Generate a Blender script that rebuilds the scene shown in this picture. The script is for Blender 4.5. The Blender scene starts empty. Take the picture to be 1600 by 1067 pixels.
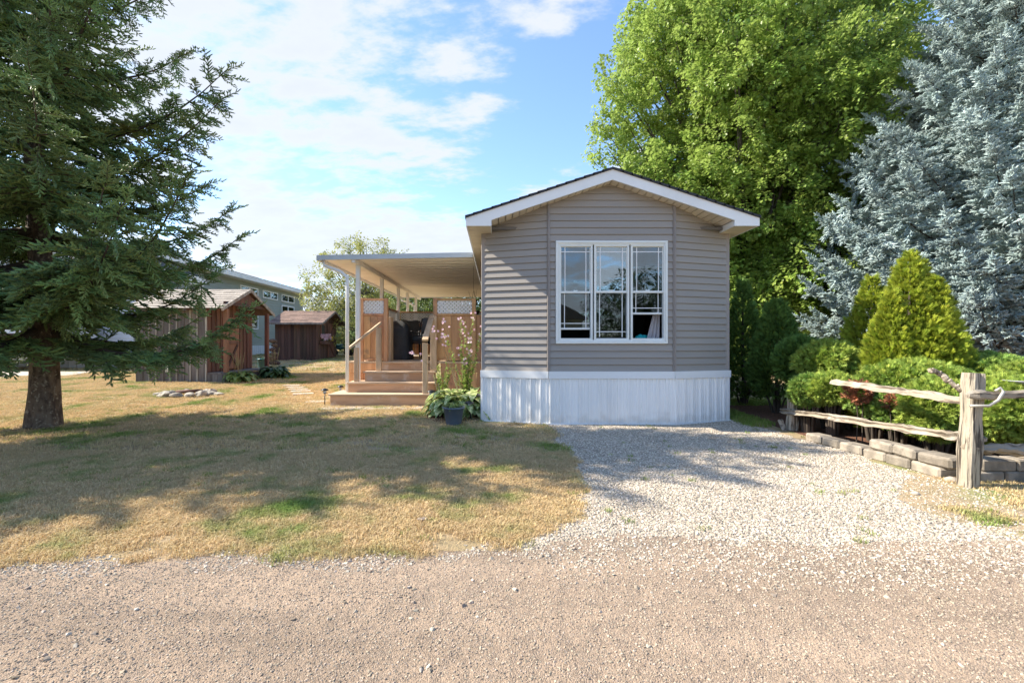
import bpy, math, random
import numpy as np
from mathutils import Vector, Matrix, noise
R = math.radians
random.seed(7); rng = np.random.default_rng(7)
scene = bpy.context.scene
COL = scene.collection

# ------------------------------------------------------------------ camera
F = 711.0; VX = 775.0; HY = 535.0; CH = 1.2        # focal length in photo pixels, vanishing point, eye height
cam = bpy.data.cameras.new("camera"); cam_o = bpy.data.objects.new("camera", cam); COL.objects.link(cam_o)
cam.sensor_width = 36; cam.lens = 36 * F / 1600
cam.shift_x = (800 - VX) / 1600; cam.shift_y = (HY - 533.5) / 1600
cam.clip_start = .05; cam.clip_end = 2000
cam_o.location = (0, 0, CH); cam_o.rotation_euler = (R(90), 0, 0)
scene.camera = cam_o

# ------------------------------------------------------------------ sun and sky
ALPHA, ELEV = R(5.5), R(39.5)
SUN = Vector((-math.cos(ALPHA) * math.cos(ELEV), math.sin(ALPHA) * math.cos(ELEV), math.sin(ELEV)))
sun = bpy.data.lights.new("sun", 'SUN'); sun.energy = 4.5; sun.angle = R(.6); sun.color = (1, .91, .77)
sun_o = bpy.data.objects.new("sun", sun); COL.objects.link(sun_o)
sun_o.rotation_euler = SUN.to_track_quat('Z', 'Y').to_euler(); sun_o.location = (-20, 5, 20)
world = bpy.data.worlds.new("World"); scene.world = world; world.use_nodes = True
nt = world.node_tree; nt.nodes.clear(); N = nt.nodes.new; L = nt.links.new
sky = N('ShaderNodeTexSky'); sky.sky_type = 'NISHITA'; sky.sun_disc = False
sky.sun_elevation = ELEV; sky.sun_rotation = math.atan2(SUN.x, SUN.y) % (2 * math.pi)
sky.altitude = 200; sky.air_density = 1.0; sky.dust_density = .3; sky.ozone_density = 3.6
tc = N('ShaderNodeTexCoord')
def wmath(op, a, b=None, c=None, clamp=False):
    n = N('ShaderNodeMath'); n.operation = op; n.use_clamp = clamp
    for i, v in enumerate((a, b, c)):
        if v is None: continue
        if isinstance(v, (int, float)): n.inputs[i].default_value = v
        else: L(v, n.inputs[i])
    return n.outputs[0]
sep = N('ShaderNodeSeparateXYZ'); L(tc.outputs['Generated'], sep.inputs[0])
zc = wmath('ADD', wmath('MAXIMUM', sep.outputs[2], 0.0), .22)
comb = N('ShaderNodeCombineXYZ'); L(wmath('DIVIDE', sep.outputs[0], zc), comb.inputs[0]); L(wmath('DIVIDE', sep.outputs[1], zc), comb.inputs[1])
n1 = N('ShaderNodeTexNoise'); n1.inputs['Scale'].default_value = 1.15; n1.inputs['Detail'].default_value = 9; n1.inputs['Roughness'].default_value = .58; n1.inputs['Distortion'].default_value = .25
mp = N('ShaderNodeMapping'); mp.inputs['Location'].default_value = (3.1, 1.7, .4); mp.inputs['Rotation'].default_value = (0, 0, R(35)); mp.inputs['Scale'].default_value = (1.0, 1.7, 1); L(comb.outputs[0], mp.inputs[0]); L(mp.outputs[0], n1.inputs['Vector'])
n2 = N('ShaderNodeTexNoise'); n2.inputs['Scale'].default_value = 5.5; n2.inputs['Detail'].default_value = 8; n2.inputs['Roughness'].default_value = .6; L(mp.outputs[0], n2.inputs['Vector'])
# where the cloud banks stand (directions in the sky), broken up by the noise
def blob(px, py, rad, amp, sx=1.0):
    d = Vector(((px - VX) / F, 1, (HY - py) / F)).normalized()
    s = N('ShaderNodeVectorMath'); s.operation = 'SUBTRACT'; L(tc.outputs['Generated'], s.inputs[0]); s.inputs[1].default_value = d
    m = N('ShaderNodeVectorMath'); m.operation = 'MULTIPLY'; L(s.outputs[0], m.inputs[0]); m.inputs[1].default_value = (1 / sx, 1 / sx, 1)
    ln = N('ShaderNodeVectorMath'); ln.operation = 'LENGTH'; L(m.outputs[0], ln.inputs[0])
    mr = N('ShaderNodeMapRange'); mr.interpolation_type = 'SMOOTHSTEP'; L(ln.outputs['Value'], mr.inputs[0])
    mr.inputs[1].default_value = rad; mr.inputs[2].default_value = 0; mr.inputs[3].default_value = 0; mr.inputs[4].default_value = amp
    return mr.outputs[0]
bias = None
for b in ((400, 70, .26, .16, 1.5), (620, 70, .18, .13, 1.4), (745, 150, .11, .17, 1.25), (890, 10, .12, .20, 1.4), (560, 350, .20, .12, 2.0), (320, 400, .2, .06, 2), (660, 235, .10, .08, 2.2), (250, 170, .22, .04, 1.5), (985, 120, .2, -.25, 1), (880, 200, .16, -.2, 1.2)):
    v = blob(*b); bias = v if bias is None else wmath('ADD', bias, v)
hz = N('ShaderNodeMapRange'); hz.interpolation_type = 'SMOOTHSTEP'; L(sep.outputs[2], hz.inputs[0]); hz.inputs[1].default_value = .42; hz.inputs[2].default_value = 0; hz.inputs[3].default_value = 0; hz.inputs[4].default_value = .23
bias = wmath('ADD', bias, hz.outputs[0])      # more cloud and haze towards the horizon, all round
dens = wmath('ADD', wmath('ADD', wmath('MULTIPLY', n1.outputs['Fac'], 1.0), wmath('MULTIPLY', n2.outputs['Fac'], .75)), wmath('ADD', wmath('MULTIPLY', bias, .8), -.375))
mr = N('ShaderNodeMapRange'); mr.interpolation_type = 'SMOOTHSTEP'; L(dens, mr.inputs[0]); mr.inputs[1].default_value = .50; mr.inputs[2].default_value = .70; mr.inputs[4].default_value = .92
core = N('ShaderNodeMapRange'); L(dens, core.inputs[0]); core.inputs[1].default_value = .6; core.inputs[2].default_value = .95
cr = N('ShaderNodeMix'); cr.data_type = 'RGBA'; L(core.outputs[0], cr.inputs[0]); cr.inputs[6].default_value = (.90, .94, 1, 1); cr.inputs[7].default_value = (.80, .84, .92, 1)
bg1 = N('ShaderNodeBackground'); L(sky.outputs[0], bg1.inputs[0]); bg1.inputs[1].default_value = .148
bg2 = N('ShaderNodeBackground'); L(cr.outputs[2], bg2.inputs[0]); bg2.inputs[1].default_value = .42
mx = N('ShaderNodeMixShader'); L(mr.outputs[0], mx.inputs[0]); L(bg1.outputs[0], mx.inputs[1]); L(bg2.outputs[0], mx.inputs[2])
wo = N('ShaderNodeOutputWorld'); L(mx.outputs[0], wo.inputs[0])
scene.view_settings.view_transform = 'Standard'; scene.view_settings.look = 'None'
scene.view_settings.exposure = 1.32; scene.view_settings.gamma = 1; scene.view_settings.use_curve_mapping = False
scene.render.engine = 'CYCLES'
scene.cycles.use_denoising = True
scene.cycles.max_bounces = 6; scene.cycles.diffuse_bounces = 3; scene.cycles.glossy_bounces = 3; scene.cycles.transparent_max_bounces = 8; scene.cycles.transmission_bounces = 4

# ------------------------------------------------------------------ helpers
def at(px, py, Y):
    """photo pixel and distance -> place in the world"""
    return Vector(((px - VX) * Y / F, Y, CH - (py - HY) * Y / F))
def gz(x, y):
    """height of the ground: level at the road, rising gently to the back"""
    z = .03 * max(0, min(y, 26) - 6.6)
    return z
def thing(name, label, cat, loc=(0, 0, 0), group=None, kind=None):
    o = bpy.data.objects.new(name, None); COL.objects.link(o); o.location = loc; o.empty_display_size = .2
    o['label'] = label; o['category'] = cat
    if group: o['group'] = group
    if kind: o['kind'] = kind
    return o
def tag(o, label=None, cat=None, group=None, kind=None):
    for k, v in (('label', label), ('category', cat), ('group', group), ('kind', kind)):
        if v: o[k] = v
    return o
def wl(o):
    v = Vector(o.location)
    if o.parent: return wl(o.parent) + v + o.matrix_parent_inverse.translation
    return v
def link(name, me, parent=None, loc=(0, 0, 0), rot=None):
    o = bpy.data.objects.new(name, me); COL.objects.link(o)
    o.location = loc
    if rot is not None: o.rotation_euler = rot
    if parent is not None:
        o.parent = parent; o.matrix_parent_inverse = Matrix.Translation(-wl(parent))
    return o

class MB:
    def __init__(s): s.v = []; s.f = []; s.mi = []; s.m = 0
    def add(s, vs, fs):
        n = len(s.v); s.v += [tuple(v) for v in vs]; s.f += [tuple(i + n for i in f) for f in fs]; s.mi += [s.m] * len(fs)
    def box(s, x0, x1, y0, y1, z0, z1):
        s.add([(x0, y0, z0), (x1, y0, z0), (x1, y1, z0), (x0, y1, z0), (x0, y0, z1), (x1, y0, z1), (x1, y1, z1), (x0, y1, z1)],
              [(0, 3, 2, 1), (4, 5, 6, 7), (0, 1, 5, 4), (1, 2, 6, 5), (2, 3, 7, 6), (3, 0, 4, 7)]); return s
    def cbox(s, x0, x1, y0, y1, z0, z1, c=.004):
        """box with chamfered edges"""
        c = min(c, (x1 - x0) * .3, (y1 - y0) * .3, (z1 - z0) * .3)
        X = (x0, x1); Y = (y0, y1); Z = (z0, z1); vs = []; idx = {}
        for i in (0, 1):
            for j in (0, 1):
                for k in (0, 1):
                    sx, sy, sz = (1, -1)[i], (1, -1)[j], (1, -1)[k]
                    for a in range(3):
                        p = [X[i] + (0 if a == 0 else c * sx), Y[j] + (0 if a == 1 else c * sy), Z[k] + (0 if a == 2 else c * sz)]
                        idx[i, j, k, a] = len(vs); vs.append(p)
        fs = []
        def quad(l, n):
            a, b, d = (Vector(vs[l[q]]) for q in (0, 1, 2)); 
            if (b - a).cross(d - b).dot(Vector(n)) < 0: l = l[::-1]
            fs.append(tuple(l))
        for i in (0, 1):
            t = (-1, 1)[i]
            quad([idx[i, 0, 0, 0], idx[i, 1, 0, 0], idx[i, 1, 1, 0], idx[i, 0, 1, 0]], (t, 0, 0))
            quad([idx[0, i, 0, 1], idx[1, i, 0, 1], idx[1, i, 1, 1], idx[0, i, 1, 1]], (0, t, 0))
            quad([idx[0, 0, i, 2], idx[1, 0, i, 2], idx[1, 1, i, 2], idx[0, 1, i, 2]], (0, 0, t))
            for j in (0, 1):
                u = (-1, 1)[j]
                quad([idx[i, j, 0, 0], idx[i, j, 1, 0], idx[i, j, 1, 1], idx[i, j, 0, 1]], (t, u, 0))
                quad([idx[i, 0, j, 0], idx[i, 1, j, 0], idx[i, 1, j, 2], idx[i, 0, j, 2]], (t, 0, u))
                quad([idx[0, i, j, 1], idx[1, i, j, 1], idx[1, i, j, 2], idx[0, i, j, 2]], (0, t, u))
                for k in (0, 1): quad([idx[i, j, k, 0], idx[i, j, k, 1], idx[i, j, k, 2]], (t, u, (-1, 1)[k]))
        s.add(vs, fs); return s
    def beam(s, a, b, w, h, up=(0, 0, 1)):
        """square bar from a to b, w across, h along up"""
        a = Vector(a); b = Vector(b); d = (b - a).normalized(); u = Vector(up); sd = d.cross(u).normalized(); u = sd.cross(d)
        vs = [p + sd * (sx * w / 2) + u * (sz * h / 2) for p in (a, b) for sx, sz in ((-1, -1), (1, -1), (1, 1), (-1, 1))]
        s.add(vs, [(0, 1, 2, 3), (7, 6, 5, 4), (0, 4, 5, 1), (1, 5, 6, 2), (2, 6, 7, 3), (3, 7, 4, 0)]); return s
    def tube(s, pts, rad, n=8, cap=True, prof=None):
        pts = [Vector(p) for p in pts]; m = len(pts)
        if not hasattr(rad, '__len__'): rad = [rad] * m
        up = Vector((0, 0, 1)); rings = []
        d0 = (pts[1] - pts[0]).normalized()
        side = d0.cross(up) if abs(d0.z) < .9 else d0.cross(Vector((0, 1, 0)))
        side.normalize(); vs = []
        for i, p in enumerate(pts):
            d = (pts[min(i + 1, m - 1)] - pts[max(i - 1, 0)]).normalized()
            side = (side - d * side.dot(d)).normalized(); u = d.cross(side)
            for k in range(n):
                a = 2 * math.pi * k / n; r = rad[i] * (prof(i, k) if prof else 1)
                vs.append(p + side * (math.cos(a) * r) + u * (math.sin(a) * r))
        fs = [(i * n + k, i * n + (k + 1) % n, (i + 1) * n + (k + 1) % n, (i + 1) * n + k) for i in range(m - 1) for k in range(n)]
        if cap: fs += [tuple(range(n))[::-1], tuple((m - 1) * n + k for k in range(n))]
        s.add(vs, fs); return s
    def lathe(s, c, prof, n=20, sx=1, sy=1):
        c = Vector(c); m = len(prof)
        vs = [c + Vector((math.cos(2 * math.pi * k / n) * r * sx, math.sin(2 * math.pi * k / n) * r * sy, z)) for r, z in prof for k in range(n)]
        fs = [(i * n + k, i * n + (k + 1) % n, (i + 1) * n + (k + 1) % n, (i + 1) * n + k) for i in range(m - 1) for k in range(n)]
        s.add(vs, fs); return s
    def prism(s, poly, d):
        """planar polygon extruded by vector d"""
        n = len(poly); d = Vector(d); vs = [Vector(p) for p in poly]; vs += [p + d for p in vs]
        nrm = sum(((vs[i]).cross(vs[(i + 1) % n]) for i in range(n)), Vector())
        fl = nrm.dot(d) > 0
        a = tuple(range(n)); b = tuple(range(n, 2 * n))
        fs = [a[::-1] if fl else a, b if fl else b[::-1]]
        for i in range(n):
            j = (i + 1) % n
            fs.append((i, j, n + j, n + i) if fl else (j, i, n + i, n + j))
        s.add(vs, fs); return s
    def blob(s, c, r, seed=0, amp=.25, sub=2, fl=1):
        import bmesh
        bm = bmesh.new(); bmesh.ops.create_icosphere(bm, subdivisions=sub, radius=1)
        vs = []
        for v in bm.verts:
            k = 1 + amp * noise.noise(v.co * 1.3 + Vector((seed * 7.3, seed * 1.9, seed)))
            q = v.co * k; vs.append((c[0] + q.x * r[0], c[1] + q.y * r[1], c[2] + (q.z * r[2] if q.z > 0 else q.z * r[2] * fl)))
        s.add(vs, [tuple(v.index for v in f.verts) for f in bm.faces]); bm.free(); return s
    def mesh(s, name, mats, smooth=False):
        me = bpy.data.meshes.new(name); me.from_pydata(s.v, [], s.f); 
        for m in (mats if isinstance(mats, (list, tuple)) else [mats]): me.materials.append(m)
        if any(s.mi): me.polygons.foreach_set('material_index', s.mi)
        if smooth: me.polygons.foreach_set('use_smooth', [True] * len(s.f))
        me.update(); return me
    def build(s, name, mats, parent=None, smooth=False, loc=(0, 0, 0), rot=None):
        return link(name, s.mesh(name, mats, smooth), parent, loc, rot)

_cache = {}
def piece(name, dims, mat, parent, loc, rot=None, c=.004):
    """a board or block centred on loc: equal pieces share one mesh"""
    k = (name, tuple(round(d, 3) for d in dims), mat.name, c)
    if k not in _cache:
        a, b, h = (d / 2 for d in dims); _cache[k] = MB().cbox(-a, a, -b, b, -h, h, c).mesh(name, mat)
    return link(name, _cache[k], parent, loc, rot)
def board(name, x0, x1, y0, y1, z0, z1, mat, parent, c=.004):
    return piece(name, (x1 - x0, y1 - y0, z1 - z0), mat, parent, ((x0 + x1) / 2, (y0 + y1) / 2, (z0 + z1) / 2), None, c)

# ------------------------------------------------------------------ materials
def nodes(m):
    m.use_nodes = True; t = m.node_tree; t.nodes.clear(); return t
def mat(name, col, col2=None, rough=.7, scale=3.0, stretch=(1, 1, 1), bump=0, bscale=None, rand=0, spec=.5, metal=0, transl=0, detail=5, contrast=(.35, .65), col3=None, scale3=1.0, fac3=(.5, .7), bdist=.01, hue=0, transl_col=None, coat=0, splash=0):
    m = bpy.data.materials.new(name); t = nodes(m); N = t.nodes.new; L = t.links.new
    out = N('ShaderNodeOutputMaterial'); p = N('ShaderNodeBsdfPrincipled')
    p.inputs['Roughness'].default_value = rough; p.inputs['Metallic'].default_value = metal
    p.inputs['Specular IOR Level'].default_value = spec; p.inputs['Coat Weight'].default_value = coat
    geo = N('ShaderNodeNewGeometry'); mp = N('ShaderNodeMapping'); L(geo.outputs['Position'], mp.inputs[0]); mp.inputs['Scale'].default_value = stretch
    oi = N('ShaderNodeObjectInfo')
    c = N('ShaderNodeRGB'); c.outputs[0].default_value = (*col, 1); cur = c.outputs[0]
    def mix(a, b, f, mode='MIX'):
        x = N('ShaderNodeMix'); x.data_type = 'RGBA'; x.blend_type = mode
        for i, v in ((0, f), (6, a), (7, b)):
            if isinstance(v, tuple): x.inputs[i].default_value = (*v, 1)
            elif isinstance(v, (int, float)): x.inputs[i].default_value = v
            else: L(v, x.inputs[i])
        return x.outputs[2]
    def rng_(src, a, b):
        r = N('ShaderNodeMapRange'); r.interpolation_type = 'SMOOTHSTEP'; L(src, r.inputs[0]); r.inputs[1].default_value = a; r.inputs[2].default_value = b; return r.outputs[0]
    if rand:   # every piece a little off in the grain, so that neighbours differ
        ad = N('ShaderNodeVectorMath'); ad.operation = 'ADD'; sc = N('ShaderNodeVectorMath'); sc.operation = 'SCALE'
        cb = N('ShaderNodeCombineXYZ'); 
        for i in range(3): L(oi.outputs['Random'], cb.inputs[i])
        L(cb.outputs[0], sc.inputs[0]); sc.inputs['Scale'].default_value = 37; L(mp.outputs[0], ad.inputs[0]); L(sc.outputs[0], ad.inputs[1]); vec = ad.outputs[0]
    else: vec = mp.outputs[0]
    if col2:
        n = N('ShaderNodeTexNoise'); n.inputs['Scale'].default_value = scale; n.inputs['Detail'].default_value = detail; n.inputs['Roughness'].default_value = .6; L(vec, n.inputs['Vector'])
        cur = mix(cur, tuple(col2), rng_(n.outputs['Fac'], *contrast))
    if col3:
        n = N('ShaderNodeTexNoise'); n.inputs['Scale'].default_value = scale3; n.inputs['Detail'].default_value = 6; n.inputs['Roughness'].default_value = .6; L(geo.outputs['Position'], n.inputs['Vector'])
        cur = mix(cur, tuple(col3), rng_(n.outputs['Fac'], *fac3))
    if rand:
        h = N('ShaderNodeHueSaturation'); L(cur, h.inputs['Color'])
        v = N('ShaderNodeMapRange'); L(oi.outputs['Random'], v.inputs[0]); v.inputs[3].default_value = 1 - rand; v.inputs[4].default_value = 1 + rand; L(v.outputs[0], h.inputs['Value'])
        if hue:
            mm = N('ShaderNodeMath'); mm.operation = 'FRACT'; m2 = N('ShaderNodeMath'); m2.operation = 'MULTIPLY'; L(oi.outputs['Random'], m2.inputs[0]); m2.inputs[1].default_value = 17.3; L(m2.outputs[0], mm.inputs[0])
            v2 = N('ShaderNodeMapRange'); L(mm.outputs[0], v2.inputs[0]); v2.inputs[3].default_value = .5 - hue; v2.inputs[4].default_value = .5 + hue; L(v2.outputs[0], h.inputs['Hue'])
        cur = h.outputs[0]
    if splash:   # mud thrown up against the foot of the wall
        sx = N('ShaderNodeSeparateXYZ'); L(geo.outputs['Position'], sx.inputs[0])
        nn = N('ShaderNodeTexNoise'); nn.inputs['Scale'].default_value = 7; nn.inputs['Detail'].default_value = 7; L(geo.outputs['Position'], nn.inputs['Vector'])
        hh = N('ShaderNodeMath'); hh.operation = 'MULTIPLY_ADD'; L(nn.outputs['Fac'], hh.inputs[0]); hh.inputs[1].default_value = -.55; L(sx.outputs[2], hh.inputs[2])
        r_ = N('ShaderNodeMapRange'); r_.interpolation_type = 'SMOOTHSTEP'; L(hh.outputs[0], r_.inputs[0]); r_.inputs[1].default_value = -.06; r_.inputs[2].default_value = -.30; r_.inputs[3].default_value = 0; r_.inputs[4].default_value = splash
        cur = mix(cur, (.36, .31, .23), r_.outputs[0])
    L(cur, p.inputs['Base Color'])
    if bump:
        n = N('ShaderNodeTexNoise'); n.inputs['Scale'].default_value = bscale or scale * 4; n.inputs['Detail'].default_value = 6; n.inputs['Roughness'].default_value = .65; L(vec, n.inputs['Vector'])
        b = N('ShaderNodeBump'); b.inputs['Strength'].default_value = bump; b.inputs['Distance'].default_value = bdist; L(n.outputs['Fac'], b.inputs['Height']); L(b.outputs[0], p.inputs['Normal'])
    if transl:
        tr = N('ShaderNodeBsdfTranslucent'); 
        if transl_col: tr.inputs[0].default_value = (*transl_col, 1)
        else: L(cur, tr.inputs[0])
        ms = N('ShaderNodeMixShader'); ms.inputs[0].default_value = transl; L(p.outputs[0], ms.inputs[1]); L(tr.outputs[0], ms.inputs[2]); L(ms.outputs[0], out.inputs[0])
    else: L(p.outputs[0], out.inputs[0])
    m.diffuse_color = (*col, 1)
    return m
def glass_mat(name, refl=.12, tint=(.75, .82, .82), shade=None):
    m = bpy.data.materials.new(name); t = nodes(m); N = t.nodes.new; L = t.links.new
    out = N('ShaderNodeOutputMaterial'); tr = N('ShaderNodeBsdfTransparent'); tr.inputs[0].default_value = (*tint, 1)
    gl = N('ShaderNodeBsdfGlossy'); gl.inputs['Roughness'].default_value = .015; gl.inputs[0].default_value = (.85, .93, 1, 1)
    fr = N('ShaderNodeFresnel'); fr.inputs[0].default_value = 1.5; a = N('ShaderNodeMath'); a.operation = 'ADD'; a.use_clamp = True; L(fr.outputs[0], a.inputs[0]); a.inputs[1].default_value = refl
    ns = N('ShaderNodeTexNoise'); ns.inputs['Scale'].default_value = 1.6; geo = N('ShaderNodeNewGeometry'); L(geo.outputs['Position'], ns.inputs['Vector'])
    b = N('ShaderNodeBump'); b.inputs['Strength'].default_value = .06; b.inputs['Distance'].default_value = .05; L(ns.outputs['Fac'], b.inputs['Height']); L(b.outputs[0], gl.inputs['Normal'])
    ms = N('ShaderNodeMixShader'); L(a.outputs[0], ms.inputs[0]); L(tr.outputs[0], ms.inputs[1]); L(gl.outputs[0], ms.inputs[2]); L(ms.outputs[0], out.inputs[0])
    return m
M = {}
M['siding'] = mat('taupe_vinyl', (.318, .287, .252), (.292, .266, .236), rough=.55, scale=1.5, rand=.03, bump=.12, bscale=40, stretch=(.3, .3, 3), bdist=.002)
M['trim_taupe'] = mat('taupe_trim', (.31, .275, .25), (.28, .25, .23), rough=.5, scale=2, rand=.02)
M['white'] = mat('white_trim', (.80, .81, .80), (.73, .74, .73), rough=.45, scale=1.2, contrast=(.4, .75))
M['vinyl_white'] = mat('white_window_vinyl', (.78, .80, .76), (.72, .74, .70), rough=.4, scale=2)
M['skirt'] = mat('white_ribbed_metal', (.92, .91, .88), (.87, .865, .84), rough=.4, scale=2.0, stretch=(1, 1, .5), rand=.03, col3=(.6, .56, .48), scale3=3.0, fac3=(.64, .8), splash=.3)
M['soffit'] = mat('cream_soffit', (.72, .63, .49), (.64, .56, .44), rough=.6, scale=3, rand=.05)
M['shingle_dark'] = mat('dark_shingle', (.022, .024, .03), (.04, .042, .05), rough=.9, scale=30, bump=.5, bscale=90, rand=.2)
M['dark'] = mat('dark_metal', (.02, .02, .022), rough=.45)
M['room'] = mat('room_paint', (.16, .15, .14), (.13, .12, .11), rough=.9)
M['room_floor'] = mat('room_floor', (.10, .07, .05), rough=.6)
M['glass'] = glass_mat('window_glass', .18)
M['glass_screen'] = glass_mat('window_glass_with_screen', .09, (.6, .66, .68))
M['glass_lower'] = glass_mat('window_glass_behind_screen', .07, (.5, .55, .55))
M['curtain'] = mat('curtain_cloth', (.62, .60, .62), rough=.9, transl=.3)
M['teal'] = mat('teal_plush', (.02, .42, .42), rough=.9, bump=.4, bscale=60)
M['deckwood'] = mat('cedar_board', (.68, .39, .20), (.52, .28, .14), rough=.75, scale=9, stretch=(1, 1, .12), rand=.16, hue=.012, bump=.35, bscale=30, bdist=.003, col3=(.24, .16, .11), scale3=2.5, fac3=(.56, .75))
M['stepwood'] = mat('stained_step_wood', (.60, .37, .22), (.46, .275, .16), rough=.75, scale=8, stretch=(.12, 1, 1), rand=.06, bump=.35, bscale=30, bdist=.003, col3=(.62, .48, .36), scale3=3.5, fac3=(.5, .75))
M['treadwood'] = mat('worn_tread_wood', (.64, .48, .33), (.50, .36, .24), rough=.75, scale=8, stretch=(.12, 1, 1), rand=.06, bump=.35, bscale=30, bdist=.003)
M['railwood'] = mat('rail_wood', (.60, .45, .30), (.46, .32, .20), rough=.8, scale=10, stretch=(1, .4, .2), rand=.08, bump=.3, bscale=40, bdist=.003)
M['lattice'] = mat('white_lattice_vinyl', (.80, .80, .80), rough=.5)
M['awning'] = mat('awning_pan', (.84, .81, .75), (.78, .74, .68), rough=.45, scale=1.5, stretch=(.4, 3, 1), rand=.03)
M['awning_trim'] = mat('awning_fascia', (.52, .56, .58), (.48, .52, .54), rough=.35, scale=2)
M['shedwood'] = mat('red_brown_shed_board', (.175, .080, .048), (.10, .048, .031), rough=.85, scale=9, stretch=(1, 1, .12), rand=.25, hue=.012, bump=.4, bscale=40, bdist=.004)
M['shedlight'] = mat('light_cedar_door', (.31, .155, .085), (.23, .112, .062), rough=.85, scale=9, stretch=(1, 1, .12), rand=.2, bump=.4, bscale=40, bdist=.004)
M['shedgrey'] = mat('grey_weathered_board', (.20, .175, .155), (.12, .10, .088), rough=.95, scale=9, stretch=(1, 1, .12), rand=.25, bump=.4, bscale=40, bdist=.004)
M['batten_pale'] = mat('pale_weathered_batten', (.42, .39, .33), (.24, .20, .16), rough=.95, scale=9, stretch=(1, 1, .12), rand=.2)
M['sheddark'] = mat('dark_brown_board', (.075, .042, .030), (.12, .062, .042), rough=.9, scale=8, stretch=(1, 1, .1), rand=.35, hue=.015, bump=.4, bscale=40, bdist=.004)
M['shingle_tan'] = mat('tan_shingle', (.40, .35, .29), (.29, .255, .215), rough=.95, scale=20, rand=.22, bump=.4, bscale=120)
M['shingle_brown'] = mat('brown_shingle', (.26, .17, .13), (.17, .115, .095), rough=.95, scale=20, rand=.25, bump=.4, bscale=120)
M['nsiding'] = mat('grey_green_siding', (.30, .335, .30), (.27, .305, .275), rough=.6, scale=1.0)
M['nwhite'] = mat('neighbour_white_panel', (.62, .66, .70), (.55, .58, .62), rough=.5, scale=1.2)
M['nroof'] = mat('neighbour_shingle', (.06, .055, .05), (.09, .085, .075), rough=.9, scale=12)
M['concrete'] = mat('concrete_block', (.33, .285, .225), (.20, .172, .135), rough=.95, scale=9, rand=.2, bump=.6, bscale=60, bdist=.006, col3=(.20, .17, .13), scale3=9, fac3=(.55, .72))
M['paver'] = mat('pale_paver', (.50, .44, .36), (.40, .34, .27), rough=.95, scale=8, rand=.1, bump=.4, bscale=60, bdist=.004)
M['rock'] = mat('fieldstone', (.42, .38, .31), (.26, .23, .19), rough=.9, scale=9, rand=.25, bump=.5, bscale=30, bdist=.01)
M['weathered'] = mat('weathered_cedar_rail', (.36, .30, .225), (.11, .085, .06), rough=.95, scale=16, stretch=(1.6, .12, 1.6), contrast=(.47, .60), rand=.08, bump=1, bscale=30, bdist=.02, col3=(.44, .39, .32), scale3=5, fac3=(.5, .7))
M['weathered_x'] = mat('weathered_cedar_cross_rail', (.36, .30, .225), (.11, .085, .06), rough=.95, scale=16, stretch=(.12, 1.6, 1.6), contrast=(.47, .60), rand=.08, bump=1, bscale=30, bdist=.02, col3=(.44, .39, .32), scale3=5, fac3=(.5, .7))
M['postwood'] = mat('weathered_fence_post', (.42, .365, .28), (.09, .072, .055), rough=.95, scale=42, stretch=(1, 1, .04), rand=.06, bump=1.0, bscale=34, bdist=.02, contrast=(.50, .60))
M['pot'] = mat('blue_grey_pot', (.11, .14, .18), (.09, .115, .15), rough=.45, scale=3)
M['bark'] = mat('spruce_bark', (.19, .145, .105), (.07, .05, .038), rough=.95, scale=14, stretch=(1, 1, .45), bump=1.0, bscale=16, bdist=.05, col3=(.34, .30, .23), scale3=22, fac3=(.55, .68))
M['bark_maple'] = mat('maple_bark', (.11, .095, .08), (.06, .05, .04), rough=.95, scale=9, stretch=(1, 1, .3), bump=.8, bscale=18, bdist=.03)
M['twig'] = mat('twig', (.07, .056, .042), rough=.95)
M['mulch'] = mat('red_mulch', (.20, .085, .045), (.10, .05, .03), rough=1, scale=30, bump=1, bscale=60, bdist=.02)
M['black_plastic'] = mat('black_plastic', (.018, .018, .02), rough=.35)
M['grey_cover'] = mat('dark_grey_cover', (.03, .033, .036), (.045, .048, .05), rough=.6, scale=4, bump=.3, bscale=9, bdist=.03)
M['wicker'] = mat('black_wicker', (.02, .02, .022), (.05, .05, .05), rough=.6, scale=60)
M['cushion'] = mat('grey_cushion', (.10, .105, .11), (.085, .09, .095), rough=.9, scale=5)
M['pink'] = mat('pink_petal', (.75, .45, .55), (.85, .68, .72), rough=.7, scale=14, rand=.1, transl=.3)
M['yellow'] = mat('yellow_petal', (.8, .55, .06), rough=.7)
M['teal_metal'] = mat('teal_paint', (.03, .13, .16), rough=.35)
M['rubber'] = mat('rubber', (.02, .02, .02), rough=.8)
M['lamp_glass'] = mat('frosted_lamp_glass', (.6, .6, .56), rough=.25)
M['dish'] = mat('pale_grey_dish', (.33, .34, .37), (.28, .29, .32), rough=.5, scale=4)
M['wire'] = mat('galvanised_wire', (.42, .40, .35), rough=.5, metal=.4)
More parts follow.
